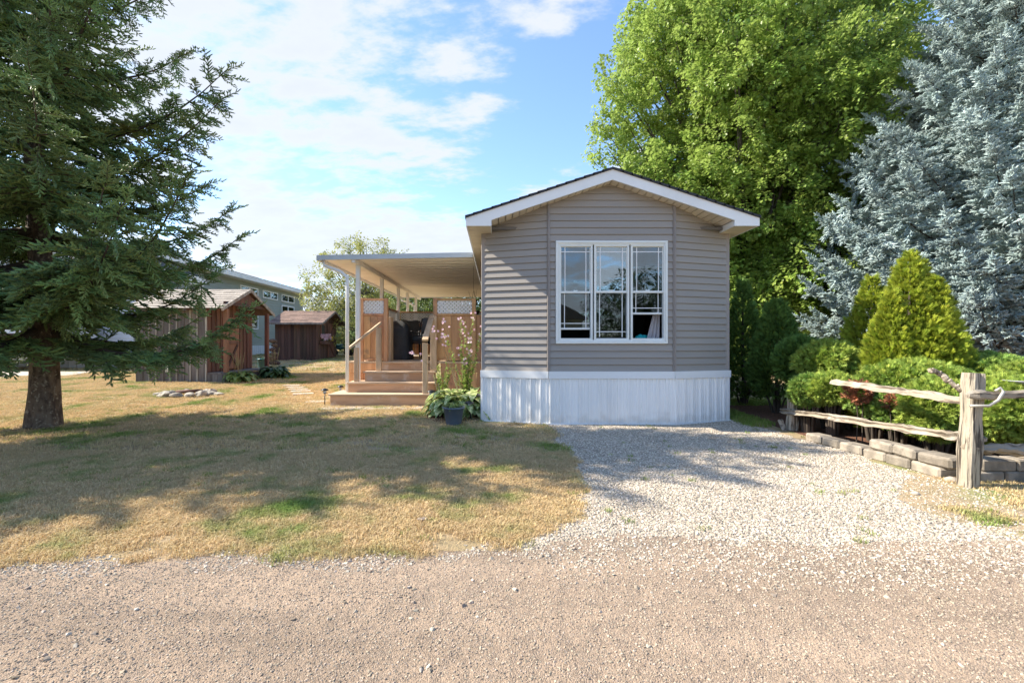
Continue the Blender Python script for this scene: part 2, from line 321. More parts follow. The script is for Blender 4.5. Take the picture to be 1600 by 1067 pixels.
# ------------------------------------------------------------------ scattering: instances of a mesh on computed points
def src(name, mb, mats, smooth=False):
    return bpy.data.objects.new(name, mb.mesh(name, mats, smooth))     # not linked: only a mesh for the scatterer
def frames(d, up):
    """rotation (XYZ euler) that takes +X to d and +Z near up; arrays (n,3)"""
    x = d / np.maximum(np.linalg.norm(d, axis=1, keepdims=True), 1e-9)
    y = np.cross(up, x); ln = np.linalg.norm(y, axis=1, keepdims=True); alt = np.cross(np.tile([[.3, .9, .1]], (len(x), 1)), x)
    y = np.where(ln < 1e-4, alt, y); y /= np.linalg.norm(y, axis=1, keepdims=True)
    z = np.cross(x, y)
    ey = -np.arcsin(np.clip(x[:, 2], -1, 1)); ex = np.arctan2(y[:, 2], z[:, 2]); ez = np.arctan2(x[:, 1], x[:, 0])
    return np.stack([ex, ey, ez], 1)
def scatter(name, pts, eul, scl, variants, parent=None, idx=None):
    pts = np.asarray(pts, dtype=np.float32); n = len(pts)
    me = bpy.data.meshes.new(name); me.vertices.add(n); me.vertices.foreach_set('co', pts.ravel())
    a = me.attributes.new('rot', 'FLOAT_VECTOR', 'POINT'); a.data.foreach_set('vector', np.asarray(eul, dtype=np.float32).ravel())
    a = me.attributes.new('scl', 'FLOAT', 'POINT'); a.data.foreach_set('value', np.asarray(scl, dtype=np.float32).ravel())
    if idx is None: idx = rng.integers(0, len(variants), n)
    a = me.attributes.new('idx', 'INT', 'POINT'); a.data.foreach_set('value', np.asarray(idx, dtype=np.int32))
    for m in variants[0].data.materials: me.materials.append(m)
    o = link(name, me, parent)
    g = bpy.data.node_groups.new(name + '_nodes', 'GeometryNodeTree')
    g.interface.new_socket('Geometry', in_out='INPUT', socket_type='NodeSocketGeometry'); g.interface.new_socket('Geometry', in_out='OUTPUT', socket_type='NodeSocketGeometry')
    N = g.nodes.new; L = g.links.new
    gi = N('NodeGroupInput'); go = N('NodeGroupOutput'); iop = N('GeometryNodeInstanceOnPoints'); L(gi.outputs[0], iop.inputs['Points'])
    jn = N('GeometryNodeJoinGeometry')
    for v in reversed(variants):
        ob = N('GeometryNodeObjectInfo'); ob.inputs['Object'].default_value = v; ob.inputs['As Instance'].default_value = False
        gt = N('GeometryNodeGeometryToInstance'); L(ob.outputs['Geometry'], gt.inputs[0]); L(gt.outputs[0], jn.inputs[0])
    L(jn.outputs[0], iop.inputs['Instance']); iop.inputs['Pick Instance'].default_value = True
    def attr(nm, ty):
        q = N('GeometryNodeInputNamedAttribute'); q.data_type = ty; q.inputs['Name'].default_value = nm; return q.outputs['Attribute']
    L(attr('idx', 'INT'), iop.inputs['Instance Index']); L(attr('rot', 'FLOAT_VECTOR'), iop.inputs['Rotation']); L(attr('scl', 'FLOAT'), iop.inputs['Scale'])
    L(iop.outputs[0], go.inputs[0])
    md = o.modifiers.new('scatter', 'NODES'); md.node_group = g
    return o
def rnd(n, a=0., b=1.): return rng.uniform(a, b, n)
def vnoise(P, s=1.0, off=0.):
    """cheap smooth noise for many points"""
    P = np.asarray(P, dtype=float) * s + off
    r = np.zeros(len(P))
    for i, (a, b, c, w) in enumerate(((1.0, .73, .41, 1), (-.62, 1.31, .77, .8), (1.9, -1.1, 1.3, .5), (2.7, 2.3, -1.9, .35), (-3.9, 3.1, 2.2, .25))):
        r += w * np.sin(P[:, 0] * a + P[:, 1] * b + P[:, 2] * c + 1.7 * i + .9 * np.sin(P[:, 1] * 1.3 * a + P[:, 0] * .8 + i))
    return r / 2.9

# ------------------------------------------------------------------ ground: road, driveway, lawn, planting bed in one fitted sheet
def road_edge(x): return 2.62 + .07 * math.sin(x * 1.1 + .5) + .05 * math.sin(x * 2.7) + (.10 if x > .3 else 0) - (.12 * max(0, -x - 1) * .4)
def drive_left(y):   # x of the driveway's left edge
    return np.interp(y, [2.5, 3.2, 4.2, 5.2, 6.6], [.15, .55, .78, .80, .72])
def drive_right(y):
    return np.interp(y, [2.5, 3.5, 4.1, 4.7, 5.4, 6.0, 7.2], [3.2, 3.05, 3.70, 3.88, 3.9, 3.78, 3.55])
def jit(x, y, s=2.3, o=0): return noise.noise(Vector((x * s, y * s, o))) + .6 * noise.noise(Vector((x * s * 3.1, y * s * 3.1, o + 5)))
def zone(x, y):
    j = jit(x, y) * .16
    if y < road_edge(x) + j * .5: return 'road' if y > -4.2 else 'verge'
    if drive_left(y) + j < x < drive_right(y) + j and y < 6.95: return 'drive'
    if x > 3.98 + j * .1 and 4.0 < y < 8.4 and x < 14: return 'bed'
    return 'lawn'
def axis(segs):
    r = [segs[0][0]]
    for a, b, st in segs:
        n = max(1, round((b - a) / st)); r += [a + (b - a) * (i + 1) / n for i in range(n)]
    return r
gxs = axis([(-420, -60, 90), (-60, -14, 4), (-14, -8, .5), (-8, 8, .06), (8, 14, .5), (14, 60, 4), (60, 420, 90)])
gys = axis([(-300, -40, 65), (-40, -5, 3), (-5, 1.0, .4), (1.0, 7.2, .06), (7.2, 14, .25), (14, 40, 2), (40, 600, 80)])
nx, ny = len(gxs), len(gys)
def surf(x, y):
    z = gz(x, y)
    if abs(x) < 14 and -5 < y < 16: z += .012 * noise.noise(Vector((x * .9, y * .9, 3))) + .004 * noise.noise(Vector((x * 4, y * 4, 1)))
    return z
GV = [(x, y, surf(x, y)) for y in gys for x in gxs]
zones = {'road': [], 'drive': [], 'lawn': [], 'bed': []}
for j in range(ny - 1):
    for i in range(nx - 1):
        cx, cy = (gxs[i] + gxs[i + 1]) / 2, (gys[j] + gys[j + 1]) / 2
        zn = zone(cx, cy); zn = 'lawn' if zn == 'verge' else zn
        a = j * nx + i; zones[zn].append((a, a + 1, a + nx + 1, a + nx))
M['lawn'] = mat('dry_lawn_soil', (.42, .31, .185), (.31, .235, .125), rough=1, scale=5, bump=.8, bscale=40, bdist=.03, col3=(.20, .24, .07), scale3=.9, fac3=(.5, .68))
def stony(name, cols, vscale, bump, tone, tscale=1.2, tst=(1, 1, 1)):
    """small loose stones: Voronoi cells of several stone colours, with their own relief"""
    m = bpy.data.materials.new(name); t = nodes(m); N = t.nodes.new; L = t.links.new
    out = N('ShaderNodeOutputMaterial'); p = N('ShaderNodeBsdfPrincipled'); p.inputs['Roughness'].default_value = .95; p.inputs['Specular IOR Level'].default_value = .2
    geo = N('ShaderNodeNewGeometry'); v = N('ShaderNodeTexVoronoi'); v.inputs['Scale'].default_value = vscale; L(geo.outputs['Position'], v.inputs['Vector'])
    hs = N('ShaderNodeSeparateColor'); L(v.outputs['Color'], hs.inputs[0])
    cr = N('ShaderNodeValToRGB'); cr.color_ramp.interpolation = 'LINEAR'; L(hs.outputs[0], cr.inputs[0])
    e = cr.color_ramp.elements; e[0].color = (*cols[0], 1); e[1].color = (*cols[-1], 1)
    for i, c in enumerate(cols[1:-1]): k = e.new((i + 1) / (len(cols) - 1)); k.color = (*c, 1)
    n = N('ShaderNodeTexNoise'); n.inputs['Scale'].default_value = tscale; n.inputs['Detail'].default_value = 7; n.inputs['Roughness'].default_value = .65; mq = N('ShaderNodeMapping'); mq.inputs['Scale'].default_value = tst; L(geo.outputs['Position'], mq.inputs[0]); L(mq.outputs[0], n.inputs['Vector'])
    r = N('ShaderNodeMapRange'); L(n.outputs['Fac'], r.inputs[0]); r.inputs[1].default_value = .35; r.inputs[2].default_value = .65
    x = N('ShaderNodeMix'); x.data_type = 'RGBA'; x.blend_type = 'MULTIPLY'; x.inputs[0].default_value = 1; L(cr.outputs[0], x.inputs[6])
    y = N('ShaderNodeMix'); y.data_type = 'RGBA'; L(r.outputs[0], y.inputs[0]); y.inputs[6].default_value = (*tone[0], 1); y.inputs[7].default_value = (*tone[1], 1); L(y.outputs[2], x.inputs[7])
    L(x.outputs[2], p.inputs['Base Color'])
    n2 = N('ShaderNodeTexNoise'); n2.inputs['Scale'].default_value = 9; n2.inputs['Detail'].default_value = 8; L(geo.outputs['Position'], n2.inputs['Vector'])
    b0 = N('ShaderNodeBump'); b0.inputs['Strength'].default_value = .6; b0.inputs['Distance'].default_value = .04; L(n2.outputs['Fac'], b0.inputs['Height'])
    b = N('ShaderNodeBump'); b.inputs['Strength'].default_value = bump; b.inputs['Distance'].default_value = .8 / vscale; b.invert = True; L(v.outputs['Distance'], b.inputs['Height']); L(b0.outputs[0], b.inputs['Normal'])
    L(b.outputs[0], p.inputs['Normal']); L(p.outputs[0], out.inputs[0]); return m
M['road'] = stony('packed_gravel_road', [(.30, .235, .18), (.36, .29, .225), (.24, .20, .165), (.42, .34, .27), (.33, .26, .20)], 165, .8, ((.62, .585, .54), (1.14, 1.06, .965)), .8, (.3, 2.0, 1))
M['drive'] = stony('driveway_stone_bed', [(.46, .40, .32), (.32, .275, .22), (.52, .46, .37), (.24, .21, .17)], 48, 1.0, ((.8, .77, .72), (1.1, 1.08, 1.05)), 1.5)
for nm, faces, mt in (('road', zones['road'], M['road']), ('driveway', zones['drive'], M['drive']), ('lawn', zones['lawn'], M['lawn']), ('planting_bed', zones['bed'], M['mulch'])):
    used = sorted({i for f in faces for i in f}); rm = {k: n for n, k in enumerate(used)}
    me = bpy.data.meshes.new(nm); me.from_pydata([GV[k] for k in used], [], [tuple(rm[i] for i in f) for f in faces]); me.materials.append(mt)
    me.polygons.foreach_set('use_smooth', [True] * len(me.polygons)); me.update()
    tag(link(nm, me), kind='structure')

# loose stones
def stone_src(i, m, amp=.5):
    mb = MB(); mb.blob((0, 0, 0), (1, .8, .62), seed=i * 3 + 1, amp=amp, sub=2 if i < 0 else 1); return src('stone_shape', mb, m, False)
M['stone_l'] = mat('limestone_chip', (.54, .475, .385), (.36, .31, .245), rough=.95, scale=25, rand=.45, hue=.018, spec=.2)
M['stone_r'] = mat('road_chip', (.42, .345, .26), (.29, .235, .18), rough=.95, scale=25, rand=.38, hue=.015, spec=.2)
SL = [stone_src(i, M['stone_l'], .8) for i in range(8)]; SR = [stone_src(i, M['stone_r'], .8) for i in range(8)]
def stones(name, n, xr, yr, test, smin, smax, variants, label, power=2.5):
    xs, ys = rnd(n, *xr), rnd(n, *yr); keep = np.array([test(a, b) for a, b in zip(xs, ys)]); xs, ys = xs[keep], ys[keep]; n = len(xs)
    s = smin + (smax - smin) * rnd(n) ** power
    P = np.stack([xs, ys, np.array([surf(a, b) for a, b in zip(xs, ys)]) + s * .12], 1)
    o = scatter(name, P, np.stack([rnd(n, -.5, .5), rnd(n, -.5, .5), rnd(n, 0, 6.28)], 1), s, variants); tag(o, label, None, None, 'stuff'); return o
stones('gravel', 130000, (.2, 4.1), (2.5, 7.0), lambda x, y: zone(x, y) == 'drive' and random.random() < (.35 + .65 * min(1, max(0, (y - 2.6) / 1.3))) * (1 if x < 2.6 else .75), .0042, .0118, SL, 'pale crushed limestone covering the driveway before the house')
stones('edge_gravel', 42000, (-4.5, 4.6), (2.2, 3.35), lambda x, y: abs(y - road_edge(x) + .05) < .10 + .14 * jit(x, y, 3, 7) + (.45 * random.random() ** .7 if x > .3 else 0), .0035, .0105, SL, 'loose pale stones along the edge of the road')
stones('road_gravel', 95000, (-3.6, 3.6), (1.35, 2.75), lambda x, y: zone(x, y) == 'road' and abs(x) < y * 1.2 + .3, .0018, .0062, SR, 'small brown stones lying loose on the road')
stones('road_pebbles', 1100, (-3.4, 3.6), (1.4, 2.8), lambda x, y: zone(x, y) == 'road' and jit(x, y, 2, 51) > .05, .006, .016, SR + SL[:3], 'larger loose pebbles lying on the road')
stones('lawn_edge_gravel', 3600, (-5.5, 1.2), (2.45, 3.5), lambda x, y: zone(x, y) == 'lawn' and random.random() < math.exp(-(y - 2.5) * 3.2) + .02, .003, .0095, SL, 'stray pale stones thrown from the road into the lawn')
stones('verge_gravel', 14000, (2.2, 7.0), (2.7, 4.3), lambda x, y: zone(x, y) in ('lawn', 'drive') and jit(x, y, 1.4, 9) > -.35, .0035, .0105, SL, 'scattered stones in the dry verge before the fence')

# grass tufts
def tuft_src(seed, n, h, r, m, lean=.5):
    rr = random.Random(seed); mb = MB()
    for i in range(n):
        a = rr.uniform(0, 6.28); d = r * math.sqrt(rr.random()); x, y = math.cos(a) * d, math.sin(a) * d
        hh = h * rr.uniform(.5, 1.1); b = rr.uniform(0, 6.28); ln = lean * hh * rr.uniform(.2, 1.3); w = rr.uniform(.0015, .0028); c, s_ = math.cos(b), math.sin(b)
        tx, ty = -s_ * w, c * w
        m1 = (x + c * ln * .35, y + s_ * ln * .35, hh * .6); t_ = (x + c * ln, y + s_ * ln, hh * (1 - .25 * lean))
        mb.add([(x - tx, y - ty, -.004), (x + tx, y + ty, -.004), (m1[0] + tx * .8, m1[1] + ty * .8, m1[2]), (m1[0] - tx * .8, m1[1] - ty * .8, m1[2]), t_], [(0, 1, 2, 3), (3, 2, 4)])
    return src('grass_tuft_shape', mb, m)
M['grass'] = mat('lawn_blades', (.70, .53, .30), (.54, .41, .21), rough=.8, scale=9, rand=.18, hue=.01, transl=.25, col3=(.20, .29, .065), scale3=1.1, fac3=(.49, .66), spec=.2)
M['grass_green'] = mat('green_blades', (.17, .27, .05), (.32, .36, .09), rough=.7, scale=3, rand=.2, transl=.3, spec=.2)
TU = [tuft_src(i, 26, .032, .075, M['grass'], .9) for i in range(6)]
TG = [tuft_src(50 + i, 22, .055, .05, M['grass_green'], .8) for i in range(4)]
def grass(name, n, xr, yr, test, variants, s0, s1, label):
    xs, ys = rnd(n, *xr), rnd(n, *yr); keep = np.array([test(a, b) for a, b in zip(xs, ys)]); xs, ys = xs[keep], ys[keep]; n = len(xs)
    P = np.stack([xs, ys, [surf(a, b) for a, b in zip(xs, ys)]], 1)
    o = scatter(name, P, np.stack([rnd(n, -.12, .12), rnd(n, -.12, .12), rnd(n, 0, 6.28)], 1), rnd(n, s0, s1), variants); tag(o, label, None, None, 'stuff'); return o
inhouse = lambda x, y: (-.2 < x < 3.6 and y > 6.75) or (-3.05 < x < -.2 and 8.2 < y < 15.2) or (-9.5 < x < -7.1 and 11.9 < y < 14.2)
lawnok = lambda x, y: zone(x, y) == 'lawn' and not inhouse(x, y)
grass('grass', 30000, (-7.5, 1.0), (2.4, 5.0), lambda x, y: lawnok(x, y) and abs(x) < y * 1.15 + .3 and (jit(x, y, 2.2, 3) > -.28 - 1.1 * (y - 2.7)) and jit(x, y, 1.7, 13) > -.75, TU, .7, 1.2, 'short dry lawn grass, straw and green, nearest the road')
grass('lawn_grass', 34000, (-14, 1.0), (5.0, 15), lambda x, y: lawnok(x, y) and abs(x) < y * 1.15 + .3, TU, .9, 1.5, 'dry mown lawn around the spruce and the deck')
grass('far_grass', 9000, (-22, 1.0), (15, 34), lambda x, y: abs(x) < y * 1.1 and not (-10 < x < -7.9 and 20 < y < 23), TU, 1.6, 2.6, 'lawn between the sheds and the neighbouring house')
grass('green_grass', 6000, (-7, .9), (3.5, 8.2), lambda x, y: lawnok(x, y) and jit(x, y, 1.1, 21) > .22 and jit(x, y, 6, 23) > .0, TG, .5, .95, 'greener clumps of grass in the dry lawn')
grass('weeds', 1500, (-.95, 4.2), (2.6, 7.0), lambda x, y: zone(x, y) in ('drive', 'lawn') and jit(x, y, 1.6, 31) > .15 and jit(x, y, 7, 33) > .25, TG, .4, .8, 'small green weeds coming up through the gravel')
grass('verge_grass', 3600, (2.4, 7.5), (2.85, 4.15), lambda x, y: zone(x, y) == 'lawn' and not (x > 4 and y > 4.0) and jit(x, y, 1.2, 41) > .0 + (3.6 - y) * .35, TU, .6, 1.3, 'dry verge grass before the rail fence')
grass('side_grass', 1800, (3.6, 6.5), (6.4, 9), lambda x, y: x < 4.05 or y > 8.3, TG, .8, 1.5, 'shaded green grass beside the right wall of the house')
# ------------------------------------------------------------------ the house
YF, YB, YG, YE = 6.665, 6.96, 6.45, 17.6      # bay front, bay corners, gable front, back end
XL, XR, BL, BR = -.223, 3.56, .769, 2.606; XC = 1.655
EL, ER, ZE = -.426, 3.737, 2.851; SL_ = .331; ZP = 3.677; ZS = .773
house = thing('mobile_home', 'mobile home with taupe siding, white ribbed skirting and a low dark gable roof', 'house', (XC, 8, 0))
def soff(x): return ZP - SL_ * abs(x - XC) - .168
def lap_row(x0, x1, p0, p1, z0, h, name='siding_board'):
    """one clapboard course on the facet p0-p1 (xy points), clipped under the sloping soffit"""
    def fx(x): t = (x - p0[0]) / (p1[0] - p0[0]); return Vector((x, p0[1] + t * (p1[1] - p0[1]), 0))
    d = Vector((p1[0] - p0[0], p1[1] - p0[1], 0)).normalized(); n = Vector((d.y, -d.x, 0))
    def clip(z): 
        lim = (ZP - .168 - z) / SL_
        return max(x0, XC - lim), min(x1, XC + lim)
    a0, b0 = clip(z0); a1, b1 = clip(z0 + h)
    if b0 - a0 < .05: return
    if b1 - a1 < .02: a1 = b1 = min(max(XC, x0), x1); 
    mb = MB(); prof = ((0, 0), (.018, 0), (.0205, .007), (.0195, .012), (.003, h * .985), (0, h))
    vs = []
    for k in (0, 1):
        for o_, dz in prof:
            t = dz / h; x = (a0 + (a1 - a0) * t) if k == 0 else (b0 + (b1 - b0) * t)
            q = fx(x) + n * o_; vs.append((q.x, q.y, z0 + dz))
    m = len(prof); fs = [(i, i + m, (i + 1) % m + m, (i + 1) % m) for i in range(m)] + [tuple(range(m)), tuple(range(m, 2 * m))[::-1]]
    mb.add(vs, fs); mb.build(name, M['siding'], house)
CR = .1002
WX0, WX1, WZ0, WZ1 = .872, 2.503, 1.181, 2.681
z = ZS; rows = []
while z < 3.5: rows.append(z); z += CR
for z in rows:
    lap_row(XL + .055, BL - .02, (XL, YB), (BL, YF), z, CR)
    lap_row(BR + .02, XR - .055, (BR, YF), (XR, YB), z, CR)
    if z + CR <= WZ0 + .02 or z >= WZ1 - .02: lap_row(BL + .02, BR - .02, (BL, YF), (BR, YF), z, CR)
    else:
        lap_row(BL + .02, WX0 + .01, (BL, YF), (BR, YF), z, CR); lap_row(WX1 - .01, BR - .02, (BL, YF), (BR, YF), z, CR)
# corner posts and the vertical joint strips of the bay
for x, y, w, zt, s in ((XL, YB, .085, soff(XL) - .2, 1), (XR - .085, YB, .085, 2.86, 1)):
    b = MB().cbox(x, x + w, y - .028, y + .06, ZS - .03, 2.86, .006); b.build('corner_post', M['trim_taupe'], house)
for x in (BL, BR):
    b = MB(); zt = soff(x) - .004
    for dx in (-.017, .006): b.cbox(x + dx, x + dx + .013, YF - .032, YF + .01, ZS - .035, zt, .003)
    b.cbox(x - .006, x + .008, YF - .022, YF + .01, ZS - .035, zt, .002)
    b.build('joint_strip', M['trim_taupe'], house)
# wall shell behind the boards; the room behind the window
w = MB(); T = .1
def wallq(p0, p1, z0, z1, zb0=None, zb1=None):
    d = Vector((p1[0] - p0[0], p1[1] - p0[1], 0)).normalized(); n = Vector((-d.y, d.x, 0)) * T
    w.prism([(p0[0], p0[1], z0), (p1[0], p1[1], z0), (p1[0], p1[1], z1 if zb1 is None else zb1), (p0[0], p0[1], z1)], n)
wallq((XL, YB), (BL, YF), .0, soff(XL), None, soff(BL)); wallq((BR, YF), (XR, YB), .0, soff(BR), None, soff(XR))
wallq((BL, YF), (BR, YF), 0, WZ0 + .03)
wallq((BL, YF), (WX0 + .03, YF), WZ0 + .03, WZ1 - .03); wallq((WX1 - .03, YF), (BR, YF), WZ0 + .03, WZ1 - .03)
w.prism([(BL, YF, WZ1 - .03), (BR, YF, WZ1 - .03), (BR, YF, soff(BR)), (XC, YF, soff(XC)), (BL, YF, soff(BL))], (0, T, 0))
w.build('front_wall', M['siding'], house)
w = MB().box(XL + .01, XL + .1, YB + .06, YE, 0.0, 2.87); w.build('side_wall', M['siding'], house)
w = MB().box(XR - .1, XR - .01, YB + .06, YE, 0.0, 2.87); w.build('side_wall', M['siding'], house)
w = MB().box(XL + .1, XR - .1, YE - .1, YE, 0, 2.9); w.prism([(XL + .1, YE - .1, 2.9), (XR - .1, YE - .1, 2.9), (XC, YE - .1, soff(XC))], (0, .1, 0)); w.build('back_wall', M['siding'], house)
w = MB().box(XL + .1, XR - .1, 10.6, 10.7, .7, 2.9); w.box(XL + .101, XL + .11, YB + .1, 10.6, .7, 2.9); w.box(XR - .11, XR - .101, YB + .1, 10.6, .7, 2.9); w.build('interior_wall', M['room'], house)
w = MB().box(XL + .1, XR - .1, YB + .1, 10.6, .62, .7); w.prism([(XL + .1, YB + .1, .62), (XR - .1, YB + .1, .62), (BR, YF + .1, .62), (BL, YF + .1, .62)], (0, 0, .08)); w.build('interior_floor', M['room_floor'], house)
w = MB().box(XL + .1, XR - .1, YF + .12, 10.6, 2.88, 2.92); w.build('interior_ceiling', M['room'], house)
# skirting: white band, ribbed sheets, bottom rail
sb = M['skirt']
path = [(XL - .01, YB - .01), (BL, YF - .01), (BR, YF - .01), (XR + .01, YB - .01)]
for p0, p1 in zip(path[:-1], path[1:]):
    d = Vector((p1[0] - p0[0], p1[1] - p0[1], 0)); Ld = d.length; d.normalize(); n = Vector((d.y, -d.x, 0))
    for nm, z0, z1, o_ in (('skirt_band', .672, ZS + .004, .026), ('skirt_rail', -.03, .022, .028)):
        b = MB(); a, c = Vector((*p0, z0)), Vector((*p1, z0)); b.prism([a, c, c + n * o_, a + n * o_], (0, 0, z1 - z0)); b.build(nm, M['white'], house)
    np_ = max(1, round(Ld / .141)); pw = Ld / np_
    for i in range(np_):
        b = MB(); prof = [(0, .002), (.10, .002), (.13, .022), (.25, .022), (.28, .002), (.48, .002), (.50, .010), (.54, .010), (.56, .002), (.72, .002), (.75, .010), (.79, .010), (.82, .002), (1, .002)]
        vs = []
        for u, o_ in prof:
            q = Vector((*p0, 0)) + d * (pw * (i + u)) + n * o_
            vs += [(q.x, q.y, .018), (q.x, q.y, .675)]
        fs = [(2 * k, 2 * k + 2, 2 * k + 3, 2 * k + 1) for k in range(len(prof) - 1)]
        b.add(vs, fs); b.build('skirt_panel', sb, house)
for x in (XL - .012, XR - .02): MB().cbox(x, x + .03, YB - .012, YB + .03, .0, .77, .004).build('skirt_corner', M['white'], house)
w = MB(); w.box(XL - .01, XL + .0, YB + .03, YE, 0, .76); w.box(XR, XR + .01, YB + .03, YE, 0, .76); w.build('side_skirt', M['skirt'], house)
# roof: deck, shingles, fascias, soffits
roof = MB()
def zr(x): return ZP - SL_ * abs(x - XC)
roof.prism([(EL + .02, YG + .03, zr(EL) - .05), (XC, YG + .03, ZP - .05), (ER - .02, YG + .03, zr(ER) - .05), (ER - .02, YG + .03, zr(ER) - .03), (XC, YG + .03, ZP - .025), (EL + .02, YG + .03, zr(EL) - .03)], (0, YE + .2 - YG, 0))
ro = roof.build('roof', M['soffit'], house)
sh = MB()
for s in (-1, 1):
    xe = EL - .012 if s < 0 else ER + .012; Lr = abs(xe - XC); nr = 16
    for k in range(nr):
        a = Lr * k / nr; b_ = Lr * (k + 1.15) / nr if k < nr - 1 else Lr
        za, zb = ZP - SL_ * a, ZP - SL_ * b_
        if s < 0: x0, x1 = XC - a, XC - b_
        else: x0, x1 = XC + a, XC + b_
        poly = [(x0, YG - .022, za - .024), (x1, YG - .022, zb - .024), (x1, YG - .022, zb + .004 + .008), (x0, YG - .022, za + .002)]
        sh.prism(poly, (0, YE + .25 - YG, 0))
sh.build('shingles', M['shingle_dark'], ro)
FW = .148
for s in (-1, 1):   # rake fascia with a level cut and a return at the eave
    xe, xi = (EL, -.064) if s < 0 else (ER, 3.384)
    f = lambda x, dz: (x, YG, zr(x) + dz)
    poly = [f(XC, -.024), f(xe, -.024), (xe, YG, ZE), (xi, YG, ZE), (xi, YG, max(ZE, zr(xi) - .024 - FW)), f(XC, -.024 - FW)]
    MB().prism(poly, (0, .028, 0)).build('rake_fascia', M['white'], house)
    # eave box return: inner face and level bottom
    b = MB(); zi = zr(xi) - .17; a = (min(xe, xi), max(xe, xi))
    if s < 0: b.box(xi - .012, xi, YG + .028, YB + .02, ZE - .0, zi)
    else: b.box(xi, xi + .012, YG + .028, YB + .02, ZE - .0, zi)
    b.build('eave_return', M['white'], house)
    MB().cbox(min(xe, xe + .024 * -s), max(xe, xe + .024 * -s), YG + .028, YE + .15, ZE, zr(xe) - .024, .003).build('eave_fascia', M['white'], house)
    # eave soffit strips along the side
    y = YG + .03; x0, x1 = (EL + .024, -.064 - .002) if s < 0 else (3.386, ER - .024)
    while y < 17:
        hi = y + .305
        xx0, xx1 = (x0, x1 if y < YB - .1 else XL + .1) if s < 0 else (x0 if y < YB - .1 else XR - .1, x1)
        board('soffit_strip', xx0, xx1, y, hi - .006, ZE + .004, ZE + .014, M['soffit'], house, .002); y = hi
    # rake soffit strips
    n = 17; xa, xb = (xi, XC) if s < 0 else (XC, xi)
    for k in range(n):
        u0, u1 = xa + (xb - xa) * k / n + .006, xa + (xb - xa) * (k + 1) / n - .006
        q = [(u0, YG + .028, zr(u0) - .166), (u1, YG + .028, zr(u1) - .166), (u1, YB + .05, zr(u1) - .166), (u0, YB + .05, zr(u0) - .166)]
        MB().prism(q, (0, 0, .012)).build('soffit_strip', M['soffit'], house)

# the triple window
win = link('window', MB().mesh('window', M['vinyl_white']), house)
V = M['vinyl_white']
def ring(x0, x1, z0, z1, w_, y0, y1, nm='window_frame', par=win, m=V, c=.004):
    b = MB(); b.cbox(x0, x1, y0, y1, z1 - w_, z1, c); b.cbox(x0, x1, y0, y1, z0, z0 + w_, c); b.cbox(x0, x0 + w_, y0 + .0005, y1 - .0005, z0 + w_ * .98, z1 - w_ * .98, c); b.cbox(x1 - w_, x1, y0 + .0005, y1 - .0005, z0 + w_ * .98, z1 - w_ * .98, c)
    return b.build(nm, m, par)
ring(WX0, WX1, WZ0, WZ1, .036, YF - .042, YF + .03, 'outer_trim')
ring(WX0 + .034, WX1 - .034, WZ0 + .034, WZ1 - .034, .022, YF - .030, YF + .05, 'window_frame')
def zpx(py): return 1.2 - (py - HY) * .009375
def xpx(px): return (px - VX) * .009375
def z8(v): return zpx(360 + v / 5.614)
def x8(v): return xpx(850 + v / 5.614)
units = ((x8(128), x8(425), 458, 543, 862, 815, 458), (x8(437), x8(745), None, 540, 935, 888, None), (x8(757), x8(1062), 322, 540, 728, 680, 322))
for (a, b_, lt, mid, bot, gr, _t) in units:
    ring(a, b_, WZ0 + .05, WZ1 - .05, .030, YF - .024, YF + .05, 'sash_frame')
    ia, ib, it, ibt = a + .033, b_ - .033, WZ1 - .083, WZ0 + .083
    # upper sash pane, meeting rail, grille bars
    zm = z8(mid)
    MB().cbox(a + .028, b_ - .028, YF - .012, YF + .02, zm - .016, zm + .016, .003).build('meeting_rail', V, win)
    MB().cbox((a + b_) / 2 - .03, (a + b_) / 2 + .03, YF + .0, YF + .03, zm + .016, zm + .030, .004).build('sash_lock', V, win)
    ring(ia - .006, ib + .006, zm, it + .01, .014, YF + .002, YF + .022, 'upper_sash')
    MB().box(ia, ib, YF + .010, YF + .014, zm, it).build('upper_pane', M['glass_screen' if lt else 'glass'], win)
    g = MB(); 
    for x in (ia + .062, ib - .062): g.box(x - .006, x + .006, YF + .006, YF + .0095, zm + .016, it - .001)
    g.box(ia, ib, YF + .0062, YF + .0092, it - .078, it - .066); g.build('upper_grille', M['white'], win)
    # lower sash, slid up in the outer two units
    zb = z8(bot); zt = z8(lt) if lt else zm
    if lt:
        MB().cbox(ia, ib, YF + .030, YF + .05, zt - .012, zt + .012, .003).build('raised_sash_rail', V, win)
        MB().cbox((a + b_) / 2 - .025, (a + b_) / 2 + .025, YF + .03, YF + .045, zt + .012, zt + .03, .004).build('sash_lock', V, win)
        MB().cbox(ia, ib, YF + .020, YF + .05, zb - .014, zb + .014, .003).build('bottom_sash_rail', V, win)
    MB().box(ia, ib, YF + .036, YF + .040, zb, zt).build('lower_pane', M['glass_lower'], win)
    g = MB(); zg = z8(gr)
    for x in (ia + .058, ib - .058): g.box(x - .0055, x + .0055, YF + .031, YF + .0345, zb, zt)
    g.box(ia, ib, YF + .0312, YF + .0342, zg - .0055, zg + .0055); g.build('lower_grille', M['white'], win)
